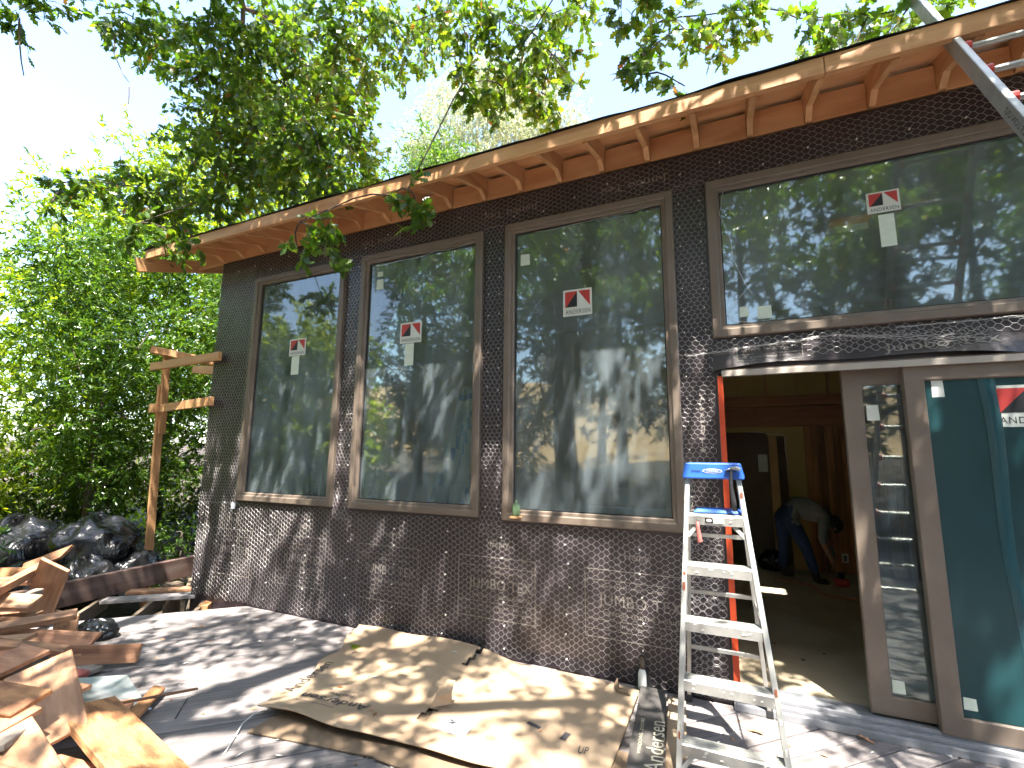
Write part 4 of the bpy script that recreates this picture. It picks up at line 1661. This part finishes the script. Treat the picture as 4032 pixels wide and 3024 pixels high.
# ------------------------------------------------------------------ fence behind the shrubs
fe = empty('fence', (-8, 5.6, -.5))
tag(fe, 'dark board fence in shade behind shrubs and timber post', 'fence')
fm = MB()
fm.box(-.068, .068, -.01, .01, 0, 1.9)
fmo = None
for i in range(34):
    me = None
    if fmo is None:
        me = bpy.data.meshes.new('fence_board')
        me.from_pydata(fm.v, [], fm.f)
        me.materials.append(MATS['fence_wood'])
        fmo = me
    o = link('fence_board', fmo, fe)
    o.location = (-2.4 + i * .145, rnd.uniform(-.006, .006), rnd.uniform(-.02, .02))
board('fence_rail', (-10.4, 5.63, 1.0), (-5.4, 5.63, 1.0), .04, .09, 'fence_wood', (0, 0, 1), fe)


# ------------------------------------------------------------------ foliage
def tpl(stations, curl):
    V, F = [], []
    for x, w in stations:
        V += [(x, -w, curl * x * x), (x, w, curl * x * x)]
    for i in range(len(stations) - 1):
        F.append((2 * i, 2 * i + 2, 2 * i + 3, 2 * i + 1))
    return np.array(V, float), np.array(F, int)


OAK = tpl([(0, .012), (.14, .05), (.27, .21), (.36, .10), (.50, .30), (.60, .15), (.75, .27), (.86, .12), (1, .03)], -.22)
LAN = (np.array([(0, 0, 0), (.32, -.15, .05), (.70, -.12, .03), (1, 0, -.10), (.70, .12, .03), (.32, .15, .05)], float), np.array([(0, 1, 2, 3), (0, 3, 4, 5)], int))


def rand_dirs(n, r):
    v = r.normal(size=(n, 3))
    return v / np.linalg.norm(v, axis=1, keepdims=True)


def norm(v):
    return v / np.maximum(np.linalg.norm(v, axis=1, keepdims=True), 1e-9)


def sprays(clumps, per_m2, nleaf, r, droop=.4, shell=.75, spread=.9, slen=.55, mn=3):
    """returns leaf bases, leaf directions and spray segments"""
    O, D, L = [], [], []
    for cx_, cy_, cz_, rad in clumps:
        n = max(mn if rad > .125 else 3, int(per_m2 * rad * rad))
        d = rand_dirs(n, r)
        rr = rad * (shell + (1 - shell) * r.uniform(-1.6, 1, (n, 1)))
        O.append(np.array([cx_, cy_, cz_]) + d * np.maximum(rr, .02) * .75)
        D.append(norm(d + r.normal(size=(n, 3)) * .45 + np.array([0, 0, -droop])))
        L.append(np.full(n, slen * rad + .10) * r.uniform(.6, 1.2, n))
    O, D, L = np.concatenate(O), np.concatenate(D), np.concatenate(L)
    n = len(O)
    t = r.uniform(.05, 1, (n, nleaf, 1))
    P = O[:, None] + D[:, None] * L[:, None, None] * t + np.array([0, 0, -.12]) * (t ** 2) * L[:, None, None]
    LD = norm((D[:, None] + r.normal(size=(n, nleaf, 3)) * spread + np.array([0, 0, -droop * .6])).reshape(-1, 3))
    return P.reshape(-1, 3), LD, O, O + D * L[:, None]


def leaf_mesh(name, P, D, size, template, mats, r, upb=.7, brown=0.0):
    TV, TF = template
    n = len(P)
    nv = r.normal(size=(n, 3)) + np.array([0, 0, upb])
    Y = norm(np.cross(nv, D))
    Z = np.cross(D, Y)
    s = size * r.uniform(.65, 1.25, (n, 1, 1))
    wd = r.uniform(.75, 1.2, (n, 1, 1))
    V = P[:, None] + s * (TV[None, :, 0:1] * D[:, None] + wd * TV[None, :, 1:2] * Y[:, None] + r.uniform(.2, 1.8, (n, 1, 1)) * TV[None, :, 2:3] * Z[:, None])
    k = len(TV)
    F = (np.arange(n) * k)[:, None, None] + TF[None]
    mi = None
    if len(mats) > 1:
        mi = np.repeat((r.uniform(size=n) < brown).astype(int), len(TF))
    return fast_mesh(name, V.reshape(-1, 3), F.reshape(-1, TF.shape[1]), mats, mi)


def seg_tubes(name, A, B, r, mat):
    me = segs_mesh(name, A, B, r)
    me.materials.clear()
    me.materials.append(MATS[mat])
    return me


def put(name, me, root, kind=None):
    o = link(name, me, root)
    o.location = -org(root)
    if kind:
        o['kind'] = kind
    return o


def limbs(mb, trunk_pts, clumps, r0, rmin=.006, rs=None):
    """joins each clump to the nearest earlier node by a bent limb"""
    nodes = [Vector(p) for p in trunk_pts]
    rads = [r0 * (1 - .55 * i / max(1, len(trunk_pts) - 1)) for i in range(len(trunk_pts))]
    depth = [0] * len(nodes)
    cs = sorted(clumps, key=lambda c_: min((Vector(c_[:3]) - q).length for q in nodes))
    for c_ in cs:
        p = Vector(c_[:3])
        best = min(range(len(nodes)), key=lambda i: (nodes[i] - p).length + .25 * depth[i] * .3 + (0 if nodes[i].z < p.z + .6 else .8))
        q = nodes[best]
        ra = max(rmin, min(rads[best] * .72, .012 + .035 * (p - q).length))
        mid = q.lerp(p, .5) + Vector((rs.uniform(-.1, .1), rs.uniform(-.1, .1), rs.uniform(0, .18))) * min(1.5, (p - q).length)
        mb.tube([q, q.lerp(mid, .5) + Vector((0, 0, .02)), mid, mid.lerp(p, .55), p], [ra, ra * .92, ra * .85, ra * .75, max(rmin * .7, ra * .6)], 6, 0, False)
        nodes += [mid, p]
        rads += [ra * .8, ra * .62]
        depth += [depth[best] + 1, depth[best] + 1]


# ---- the oak over the deck
OAKC = [(-5.03, -2.11, 5.02, 0.17), (-5.07, -1.97, 5.27, 0.16), (-5.71, -1.31, 6.03, 0.22), (-5.81, -0.98, 6.26, 0.26), (-5.52, -0.8, 6.25, 0.31), (-4.28, -1.11, 5.51, 0.3), (-3.86, -0.99, 5.39, 0.34), (-4.5, -0.01, 6.56, 0.44), (-3.36, -0.37, 5.75, 0.37), (-2.95, -0.24, 5.81, 0.32), (-3.23, 0.83, 6.79, 0.29), (-2.59, 0.28, 6.25, 0.25), (-6.08, -0.69, 6.26, 0.22), (-5.07, -0.76, 5.64, 0.3), (-4.9, -0.41, 5.75, 0.37), (-3.83, -0.68, 5.1, 0.36), (-3.99, 0.01, 5.7, 0.42), (-3.81, 0.44, 6.11, 0.34), (-3.07, 0.22, 5.77, 0.23), (-5.27, -0.35, 5.45, 0.32), (-4.74, -0.2, 5.27, 0.42), (-3.5, -0.6, 4.61, 0.35), (-3.87, 0.33, 5.43, 0.33), (-4.65, -0.22, 4.77, 0.36), (-3.9, -0.34, 4.45, 0.33), (-3.32, -0.51, 4.19, 0.26), (-3.91, 0.55, 5.11, 0.25), (-4.89, -0.53, 4.7, 0.3), (-5.49, -0.44, 5.11, 0.27), (-5.88, -0.27, 4.71, 0.31), (-5.96, -0.56, 4.46, 0.29), (-6.67, -0.57, 4.74, 0.23), (-6.02, -1.14, 4.33, 0.19), (-7.05, -0.94, 4.63, 0.14), (-4.92, -0.51, 4.19, 0.25), (-5.25, 0.13, 4.66, 0.28), (-6.01, -0.26, 4.27, 0.28), (-5.03, -1.1, 3.67, 0.18), (-4.71, -0.85, 3.49, 0.16), (-6.03, -1.39, 3.94, 0.09), (-3.93, 0.77, 4.81, 0.23), (-3.55, 0.06, 4.44, 0.2), (-4.1, 0.16, 4.35, 0.16), (-2.8, -1.16, 3.19, 0.09), (-2.87, -1.11, 3.01, 0.09), (-2.67, -1.05, 3.06, 0.09), (-2.67, -1.04, 2.93, 0.06), (-2.64, -1.03, 3.25, 0.09), (-2.11, -0.82, 3.46, 0.08), (-2.09, -0.72, 3.36, 0.06), (-2.03, -0.72, 3.2, 0.04), (-2.28, -0.82, 3.46, 0.09), (-2.1, -0.12, 5.47, 0.2), (-2.13, 0.03, 5.26, 0.13), (-1.72, -0.1, 5.42, 0.21), (-1.33, -0.29, 4.95, 0.19), (-1.84, 0.05, 5.22, 0.22), (-1.6, 0.26, 5.16, 0.22), (-1.34, 0.31, 5.25, 0.2), (-1.69, -0.06, 4.74, 0.16), (-1.43, 0.18, 4.79, 0.17), (-1.79, -0.38, 4.45, 0.12), (-1.31, 0.36, 4.65, 0.13), (-1.74, -0.04, 4.5, 0.1), (-1.06, -0.01, 4.61, 0.1), (-1.83, -0.53, 4.47, 0.09), (-1.35, 0.21, 5.6, 0.22), (-1.1, 0.42, 5.75, 0.22), (-0.56, -0.53, 4.61, 0.15), (-0.38, -0.01, 4.9, 0.16), (-0.46, -0.24, 4.45, 0.12), (-0.42, -0.35, 4.19, 0.08), (-0.17, -0.2, 4.59, 0.15), (0.02, 0.16, 4.85, 0.15), (0.08, 0.28, 4.72, 0.11), (-0.18, -0.29, 4.06, 0.06), (0.19, 0.12, 4.91, 0.14), (-0.49, -0.45, 4.17, 0.06), (0.36, 0.26, 4.98, 0.11), (0.64, -0.08, 4.45, 0.16), (0.9, 0.26, 4.62, 0.2), (0.75, 0.25, 4.48, 0.12), (0.91, 0.14, 4.35, 0.13), (1.15, 0.43, 4.63, 0.15), (1.11, 0.17, 4.23, 0.06), (1.18, 0.06, 4.42, 0.14), (1.55, 0.43, 4.62, 0.1)]
r = np.random.RandomState(5)
rs = random.Random(5)
hid = []  # unseen crown clumps, kept out of view, added to cast dappled shade
for gx in range(16):
    for gy in range(8):
        for zl, zh, pr in ((4.6, 5.6, .62), (5.6, 7.0, .66), (7.0, 8.6, .46)):
            if rs.random() > pr:
                continue
            z = rs.uniform(zl, zh)
            x = -6.6 + gx * .72 + rs.uniform(-.4, .4) + .22 * (z - 4)
            y = -.9 - gy * .66 + rs.uniform(-.35, .35) - .15 * (z - 5)
            dx, dy = x, y + 3.5
            f_ = dx * fw.x + dy * fw.y
            if f_ > 0 and (z - .42 - 1.52) < 1.10 * f_:
                continue
            hid.append((x, y, z, rs.uniform(.26, .50)))
for i in range(15):  # unseen clumps added along the sun's path to shade the wall
    for z in (4.9, 5.8, 6.8, 7.8):
        if rs.random() > .20:
            continue
        zw = rs.uniform(.2, 2.1)
        x = -5.6 + i * .40 + .22 * (z - zw) + rs.uniform(-.15, .15)
        y = -.40 * (z - zw)
        f_ = x * fw.x + (y + 3.5) * fw.y
        if f_ > 0 and (z - .38 - 1.52) < 1.09 * f_:
            continue
        hid.append((x, y, z, rs.uniform(.22, .38)))
for n_, xa, xb, ya, yb, za, zb, h0, h1 in ((24, -5.8, 2.4, -.54, -.54, 3.7, 3.78, 4.9, 7.2), (34, -9.2, -5.6, -1.2, 1.6, .2, 1.6, 6.9, 9.4)):  # more unseen clumps, added to shade the fascia and the bags
    k = 0
    while k < n_:
        z = rs.uniform(h0, h1)
        zw = rs.uniform(za, zb)
        x = rs.uniform(xa, xb) + .22 * (z - zw)
        y = rs.uniform(ya, yb) - .40 * (z - zw)
        f_ = x * fw.x + (y + 3.5) * fw.y
        k += 1
        if f_ > 0 and (z - .38 - 1.52) < 1.09 * f_:
            continue
        hid.append((x, y, z, rs.uniform(.25, .42)))
oak = empty('oak_tree', (-3.6, -7.4, -.5))
tag(oak, 'oak tree with lobed leaves whose drooping branches overhang roof and deck', 'tree')
tb = MB()
tr_pts = [(-3.6, -7.4, -.6), (-3.55, -7.35, .4), (-3.6, -7.2, 2.0), (-3.5, -6.9, 3.6), (-3.3, -6.4, 5.2), (-3.0, -5.8, 6.8), (-2.7, -5.0, 8.0)]
tb.tube(tr_pts, [.36, .29, .25, .23, .20, .15, .09], 12)
big = [(-3.4, -4.5, 6.3), (-3.8, -2.6, 6.6), (-4.1, -1.2, 6.4), (-1.8, -4.4, 6.4), (-1.0, -2.2, 6.6), (-.2, -.9, 6.1), (.6, -3.0, 6.5), (1.2, -.8, 5.8)]
tb.tube([(-3.3, -6.4, 5.2), (-3.35, -5.4, 5.9), (-3.4, -4.5, 6.3), (-3.6, -3.4, 6.6), (-3.8, -2.6, 6.6), (-4.1, -1.2, 6.4), (-4.6, -.6, 6.3)], [.17, .14, .12, .10, .08, .05, .03], 8)
tb.tube([(-3.5, -6.9, 3.6), (-2.9, -6.0, 5.0), (-1.8, -4.4, 6.4), (-1.4, -3.2, 6.7), (-1.0, -2.2, 6.6), (-.6, -1.4, 6.4), (-.2, -.9, 6.1)], [.16, .14, .11, .09, .07, .05, .03], 8)
tb.tube([(-1.8, -4.4, 6.4), (-.6, -3.7, 6.6), (.6, -3.0, 6.5), (1.0, -1.8, 6.2), (1.2, -.8, 5.8)], [.09, .08, .06, .045, .03], 8)
limbs(tb, tr_pts[4:] + big + [(-4.6, -.6, 6.3), (-3.6, -3.4, 6.6), (-1.4, -3.2, 6.7), (1.0, -1.8, 6.2), (-.6, -3.7, 6.6)], OAKC + hid, .06, .007, rs)
tb.build('trunk', 'bark', oak, smooth=True)
vis = [(a, b_, c_, rr * 1.08) for a, b_, c_, rr in OAKC]
P1, D1, S1, E1 = sprays(vis, 330, 13, r, .55, .6, .85, .55, 8)
P2, D2, S2, E2 = sprays(hid, 185, 13, r, .5, .55, .9, .6)
put('crown', leaf_mesh('crown', np.concatenate([P1, P2]), np.concatenate([D1, D2]), .085, OAK, ['oak_leaf', 'oak_leaf_brown'], r, .7, .012), oak, 'stuff')
put('twigs', seg_tubes('twigs', S1, E1, .0022, 'twig'), oak, 'stuff')
# a few bare hanging twigs against the sky at upper left
tb = MB()
for pts in ([(-5.03, -2.1, 4.95), (-5.02, -2.08, 4.75), (-4.99, -2.06, 4.58), (-4.93, -2.05, 4.44)], [(-5.75, -1.2, 5.9), (-5.70, -1.2, 5.65), (-5.58, -1.15, 5.4), (-5.5, -1.12, 5.3)], [(-5.5, -1.12, 5.25), (-5.48, -1.12, 5.15), (-5.47, -1.12, 5.05)]):
    tb.tube(pts, [.007, .006, .005, .004][:len(pts)], 5)
tb.build('bare_twig', 'twig', oak)


def shrub(name, base, h, clumps, label, cat, mat, seed, per=60, nleaf=16, size=.10, trunk_r=.05, bark='bark', group=None, droop=.1, upb=.8, trunk=None, slen=.5):
    r = np.random.RandomState(seed)
    rs = random.Random(seed)
    root = empty(name, base)
    tag(root, label, cat, group)
    b = MB()
    tp_ = trunk or [(base[0], base[1], base[2] - .1), (base[0] + .05, base[1], base[2] + h * .25), (base[0], base[1] + .05, base[2] + h * .5), (base[0] + .08, base[1], base[2] + h * .75)]
    n = len(tp_)
    b.tube(tp_, [trunk_r * (1 - .75 * i / (n - 1)) for i in range(n)], 8)
    limbs(b, tp_, clumps, trunk_r * .7, .008, rs)
    b.build('trunk', bark, root, smooth=True)
    P, D, S, E_ = sprays(clumps, per, nleaf, r, droop, .7, .8, slen)
    put('crown', leaf_mesh('crown', P, D, size, LAN, [mat], r, upb), root, 'stuff')
    return root


def blob(cx_, cy_, z0, z1, rx_, ry_, n, seed, r0=.45, r1=.85, taper=.6):
    rs = random.Random(seed)
    out = []
    for i in range(n):
        t = i / max(1, n - 1)
        z = z0 + (z1 - z0) * rs.random()
        tt = (z - z0) / (z1 - z0)
        k = (1 - taper * max(0, tt - .35) ** 1.3)
        a = rs.uniform(0, 6.28)
        q = math.sqrt(rs.random())
        out.append((cx_ + rx_ * k * q * math.cos(a), cy_ + ry_ * k * q * math.sin(a), z, rs.uniform(r0, r1)))
    return out


GS = 'leafy shrubs along the left boundary'
shrub('laurel_shrub', (-9.6, -1.6, -.5), 5, blob(-9.6, -1.6, .7, 5.0, 1.2, 1.2, 44, 1), 'yellow-green shrub at far left edge behind the rubbish bags', 'shrub', 'laurel_leaf_yellow', 21, 90, 18, .09, .06, group=GS)
shrub('laurel_shrub', (-9.3, .7, -.5), 5, blob(-9.3, .7, 1.1, 5.0, 1.2, 1.2, 44, 2), 'tall glossy shrub directly behind the biggest rubbish bag', 'shrub', 'laurel_leaf', 22, 90, 18, .09, .06, group=GS)
shrub('laurel_shrub', (-8.6, 2.5, -.5), 5, blob(-8.6, 2.6, 1.2, 5.6, 1.2, 1.2, 46, 3), 'dense glossy shrub behind the timber post', 'shrub', 'laurel_leaf', 23, 90, 18, .085, .06, group=GS)
shrub('laurel_shrub', (-7.4, 4.2, -.5), 5, blob(-7.3, 4.2, 1.5, 6.0, 1.1, 1.0, 40, 4), 'shaded shrub squeezed between fence and house corner', 'shrub', 'laurel_leaf', 24, 80, 17, .09, .06, group=GS)
shrub('laurel_shrub', (-11.8, 1.6, -.5), 6, blob(-11.8, 1.6, .2, 6.4, 1.6, 1.9, 60, 5, .6, 1.0), 'sunlit yellow-green shrub rising behind the others at left', 'shrub', 'laurel_leaf_yellow', 25, 52, 17, .11, .08, group=GS)
shrub('laurel_shrub', (-13.2, -1.8, -.3), 6, blob(-13.2, -1.6, .2, 6.2, 1.6, 1.9, 54, 15, .6, 1.0), 'farthest hazy green shrub at the left picture edge', 'shrub', 'laurel_leaf_yellow', 35, 46, 16, .12, .08, group=GS)
shrub('low_shrub', (-8.0, 1.4, -.5), 1, blob(-7.9, 1.5, -.4, .25, .7, .5, 10, 6, .2, .32, 0), 'low leafy bush at foot of the timber post', 'bush', 'laurel_leaf', 26, 120, 12, .09, .02)
shrub('ivy_bush', (-7.6, -1.2, -.5), 1, blob(-7.7, -1.15, -.2, .55, .55, .4, 14, 7, .18, .32, 0), 'ivy creeping over the leftmost rubbish bags', 'ivy', 'ivy_leaf', 27, 120, 10, .09, .015)
shrub('green_tree', (-9.7, 4.3, -.5), 9.5, blob(-9.5, 4.0, 3.0, 9.6, 1.9, 1.7, 80, 8, .6, 1.0), 'tall bright green tree rising behind the left end of roof', 'tree', 'laurel_leaf_yellow', 28, 52, 16, .11, .14)
shrub('green_tree', (-11.0, 2.7, -.5), 8.5, blob(-10.8, 2.5, 2.2, 8.2, 1.5, 1.5, 74, 18, .55, .95, .5), 'leafy green tree filling the gap left of the roof end', 'tree', 'laurel_leaf_yellow', 38, 56, 16, .105, .12)
shrub('undergrowth', (-10.6, .2, -.3), 1.5, blob(-10.5, .2, -.3, 1.7, .7, 2.4, 40, 19, .4, .6, 0), 'dark undergrowth thicket behind the rubbish bags', 'bush', 'dark_leaf', 39, 70, 14, .11, .02)
shrub('undergrowth', (-9.6, 3.6, -.4), 1.5, blob(-9.6, 3.6, -.3, 1.7, .8, 1.4, 30, 20, .4, .6, 0), 'dark undergrowth between timber post and fence', 'bush', 'dark_leaf', 37, 70, 14, .11, .02)
shrub('green_tree', (-8.0, 6.9, -.5), 9, blob(-7.9, 6.6, 4.6, 9.8, 1.8, 1.6, 70, 9, .6, 1.0, .4), 'rounded green tree behind the roof, right of the tallest green one', 'tree', 'laurel_leaf', 29, 52, 16, .11, .14)
# airy pale birch behind the roof
bc = blob(-7.2, 9.4, 5.5, 15.0, 2.7, 1.8, 105, 10, .5, .95, .3)
shrub('birch_tree', (-7.4, 9.4, -.5), 13, bc, 'pale airy birch glowing above the middle of roof', 'tree', 'birch_leaf', 30, 110, 15, .105, .14, 'birch_bark', droop=1.0, upb=.1, slen=.9,
      trunk=[(-7.4, 9.4, -.6), (-7.3, 9.4, 4), (-7.5, 9.3, 7), (-7.3, 9.4, 10.5), (-7.35, 9.4, 13)])
bc = blob(-4.9, 10.6, 5.5, 12.8, 2.1, 1.5, 70, 12, .5, .9, .35)
shrub('birch_tree', (-4.6, 10.6, -.5), 11, bc, 'lower pale birch just over the roof edge, nearer the ladder side', 'tree', 'birch_leaf', 31, 105, 15, .105, .12, 'birch_bark', droop=1.0, upb=.1, slen=.9)

# ---- trees behind the viewer, seen mirrored in the glass
GR = 'trees mirrored in the windows'
RT = [(-10.8, -6.2, 4.8, 1.9, 'laurel_leaf_yellow', 'bright green bush mirrored low in the narrow end window', .2),
      (-10.5, -13.5, 5.0, 2.0, 'dark_leaf', 'dark tree mirrored against blue sky in the narrow end window', 1.2),
      (-7.0, -11.0, 10.5, 2.7, 'dark_leaf', 'dark tree mirrored behind label of second tall window', 1.4),
      (-3.4, -12.5, 11.5, 2.8, 'dark_leaf', 'broad dark tree mirrored left of label in the tallest window', 2.0),
      (.4, -11.8, 11.5, 2.8, 'dark_leaf', 'broad dark tree mirrored right of label in the tallest window', 1.6),
      (3.6, -9.6, 11, 2.6, 'dark_leaf', 'dark tree mirrored at left of wide upper window', 1.2),
      (7.2, -8.6, 9.5, 2.6, 'laurel_leaf', 'lighter green tree mirrored at right of wide upper window', 1.0),
      (-5.2, -17.0, 12, 3.0, 'dark_leaf', 'farther tree mirrored between trunks in second tall window', 3.2),
      (-11.4, -12.4, 11, 2.1, 'dark_leaf', 'tall dark tree mirrored in upper half of second tall window', 1.6),
      (5.6, -11.5, 12, 2.6, 'laurel_leaf', 'sunlit tree mirrored right of label in the wide upper window', 2.0),
      (-15.5, -6.5, 10, 2.0, 'dark_leaf', 'slim dark tree mirrored at left side of narrow end window', 2.0)]
for i, (x, y, h, rad, m_, lab, zlow) in enumerate(RT):
    z0 = gh(x, y)
    shrub('mirrored_tree', (x, y, z0), h, blob(x, y, z0 + zlow, z0 + h, rad, rad, 58, 40 + i, .6, 1.1, .35), lab, 'tree', m_, 50 + i, 40, 13, .21, .20, 'mirror_trunk', group=GR)

# ------------------------------------------------------------------ person bending down inside
pe = empty('person', (.64, 3.6, .035))
tag(pe, 'person in grey shirt and blue jeans bending down inside the open door', 'person')


def skin_body(joints, edges, name, subs=2):
    me = bpy.data.meshes.new(name)
    me.from_pydata([j[0] for j in joints], edges, [])
    ob = bpy.data.objects.new(name + '_tmp', me)
    COL.objects.link(ob)
    ob.modifiers.new('skin', 'SKIN')
    if not me.skin_vertices:
        me.attributes  # layer made by the modifier
    sv = me.skin_vertices[0].data if me.skin_vertices else None
    if sv is None:
        return None, ob
    for i, j in enumerate(joints):
        rr = j[1] if hasattr(j[1], '__len__') else (j[1], j[1])
        sv[i].radius = rr
        sv[i].use_root = (i == 0)
    s_ = ob.modifiers.new('sub', 'SUBSURF')
    s_.levels = subs
    s_.render_levels = subs
    dg = bpy.context.evaluated_depsgraph_get()
    dg.update()
    res = bpy.data.meshes.new_from_object(ob.evaluated_get(dg))
    bpy.data.objects.remove(ob)
    return res, None


Y = 3.6
J = [((.53, Y, .80), (.15, .14)),          # 0 pelvis
     ((.66, Y, .885), (.14, .155)), ((.80, Y, .885), (.135, .165)), ((.92, Y, .825), (.11, .15)),     # 1-3 spine
     ((.985, Y, .765), (.055, .055)), ((1.03, Y - .005, .705), (.085, .08)), ((1.07, Y - .01, .625), (.055, .055)),   # 4 neck 5 head 6 face
     ((.50, Y + .09, .76), (.10, .10)), ((.50, Y + .11, .42), (.068, .07)), ((.47, Y + .12, .11), (.05, .05)), ((.47, Y + .12, .065), (.045, .045)), ((.60, Y + .11, .055), (.04, .03)),    # 7-11 left leg
     ((.58, Y - .09, .75), (.10, .10)), ((.72, Y - .13, .43), (.068, .07)), ((.80, Y - .15, .12), (.05, .05)), ((.80, Y - .15, .065), (.045, .045)), ((.93, Y - .16, .055), (.04, .03)),    # 12-16
     ((.93, Y - .17, .80), (.07, .07)), ((.88, Y - .22, .56), (.045, .045)), ((.95, Y - .20, .37), (.032, .032)), ((.965, Y - .20, .315), (.034, .022)),   # 17-20 near arm
     ((.95, Y + .17, .79), (.07, .07)), ((.97, Y + .20, .55), (.045, .045)), ((1.02, Y + .15, .36), (.032, .032)), ((1.03, Y + .15, .305), (.034, .022))]
Eg = [(0, 1), (1, 2), (2, 3), (3, 4), (4, 5), (5, 6), (0, 7), (7, 8), (8, 9), (9, 10), (10, 11), (0, 12), (12, 13), (13, 14), (14, 15), (15, 16), (3, 17), (17, 18), (18, 19), (19, 20), (3, 21), (21, 22), (22, 23), (23, 24)]
n0 = len(J)
for hand, ycen, hx in ((20, Y - .20, .965), (24, Y + .15, 1.03)):
    for k in range(4):
        o_ = len(J)
        yy = ycen - .024 + k * .016
        ln = (.034, .040, .038, .030)[k]
        J.append(((hx + .004, yy, .285), (.0085, .0085)))
        J.append(((hx + .014, yy, .285 - ln), (.0075, .0075)))
        J.append(((hx + .004, yy, .285 - ln * 1.75), (.006, .006)))
        Eg += [(hand, o_), (o_, o_ + 1), (o_ + 1, o_ + 2)]
    o_ = len(J)
    J.append(((hx + .03, ycen - .01, .30), (.010, .010)))
    J.append(((hx + .045, ycen - .006, .265), (.008, .008)))
    Eg += [(hand, o_), (o_, o_ + 1)]
res, tmp = skin_body(J, Eg, 'body')
if res is not None:
    for m_ in ('shirt_grey', 'denim', 'skin', 'boot'):
        res.materials.append(MATS[m_])
    for p in res.polygons:
        c_ = p.center
        k = 0
        arm = abs(c_.y - Y) > .135 and c_.x > .84
        if c_.z < .12 + .035:
            k = 3
        elif c_.x > 1.0 and c_.z > .56 and abs(c_.y - Y) < .12:
            k = 2
        elif arm and c_.z < .50:
            k = 2
        elif not arm and (c_.x < .60 + (c_.z - .80) * .3 or c_.z < .70) and c_.z < .92 and c_.x < .98:
            k = 1
        p.material_index = k
        p.use_smooth = True
    bo_ = link('body', res, pe)
    bo_.location = -org(pe)
b = MB()     # hair: cap over the back of the head
V, F = [], []
for j in range(9):
    th = math.pi * .62 * j / 8
    for i in range(16):
        a = 2 * math.pi * i / 16
        d_ = Vector((math.sin(th) * math.cos(a), math.sin(th) * math.sin(a), math.cos(th)))
        q_ = Quaternion((0, 1, 0), math.radians(60))
        d_ = q_ @ d_
        V.append(Vector((1.035, Y - .005, .71)) + Vector((d_.x * .108, d_.y * .10, d_.z * .108)))
for j in range(8):
    for i in range(16):
        F.append((j * 16 + i, (j + 1) * 16 + i, (j + 1) * 16 + (i + 1) % 16, j * 16 + (i + 1) % 16))
b.add(V, F)
b.build('hair', 'hair', pe, smooth=True)
b = MB()     # nose and ear
b.tube([(1.09, Y - .01, .665), (1.115, Y - .01, .635), (1.10, Y - .01, .625)], [.010, .013, .008], 6)
b.tube([(1.03, Y - .092, .69), (1.035, Y - .10, .67), (1.04, Y - .092, .65)], [.012, .018, .010], 6)
b.build('face_features', 'skin', pe, smooth=True)

# things on the room floor
bag('tool_bag', (.38, 3.95, .15), (.16, .14, .14), 31, 'black tool bag on room floor behind the bending person', 'bag', None, False)
b = MB()
b.tube([(.98, 3.42, .07), (1.0, 3.42, .075), (1.10, 3.42, .075), (1.12, 3.42, .07)], [.04, .05, .05, .03], 10, 0)
b.box(1.02, 1.08, 3.40, 3.44, .12, .19, 1)
b.tube([(.93, 3.42, .055), (.86, 3.42, .05)], .012, 8, 1)
o = b.build('power_tool', ['red_plastic', 'black_rubber'], at=(1.0, 3.42, .035), smooth=False)
tag(o, 'red and black power tool on floor at the worker\'s hands', 'power tool')
b = MB()
pts = []
for i in range(26):
    t = i / 25
    pts.append((.35 + .9 * t + .12 * math.sin(t * 7), 3.25 - .35 * t + .15 * math.sin(t * 5 + 1), .043))
b.tube(pts, .006, 5)
tag(b.build('orange_cable', 'orange_cord', at=(.8, 3.2, .035), smooth=True), 'orange extension cable trailing over the room floor', 'cable')
b = MB()
for i in range(40):
    x, y = rnd.uniform(-.3, 1.6), rnd.uniform(.3, 4.0)
    s = rnd.uniform(.01, .05)
    a = rnd.uniform(0, 6.28)
    b.add([(x, y, .037), (x + s * math.cos(a), y + s * math.sin(a), .040), (x + s * math.cos(a + .6), y + s * math.sin(a + .6), .045), (x + s * .4 * math.cos(a + 1.5), y + s * .4 * math.sin(a + 1.5), .04)], [(0, 1, 2, 3)], rnd.randrange(2))
tag(b.build('floor_chips', ['room_dark', 'drywall_pale']), 'small chips scattered over the room floor', 'debris', kind='stuff')

# sheet of printed plastic leaning inside the second window
b = MB()
nu, nv = 14, 22
for j in range(nv + 1):
    v = j / nv
    w = .05 + .24 * v ** .8
    for i in range(nu + 1):
        uu = i / nu - .5
        b.v.append((-2.30 - .05 * v + uu * 2 * w, .34 + .05 * math.sin(uu * 13 + v * 5) * (1 - .3 * v) + .10 * (1 - v) - .06 * v, 2.14 - v * 1.25 + .01 * math.sin(uu * 20)))
for j in range(nv):
    for i in range(nu):
        a = j * (nu + 1) + i
        b.f.append([a, a + 1, a + nu + 2, a + nu + 1])
        k = (i * 2 + j) % 9 < 2 and 3 < j < 20
        b.m.append(1 if (k or j == 1) else 0)
tag(b.build('plastic_sheet', ['plastic_white', 'plastic_blue'], smooth=True, at=(-2.3, .35, .9)), 'white and blue printed plastic sheet propped inside the second tall window', 'plastic sheet')
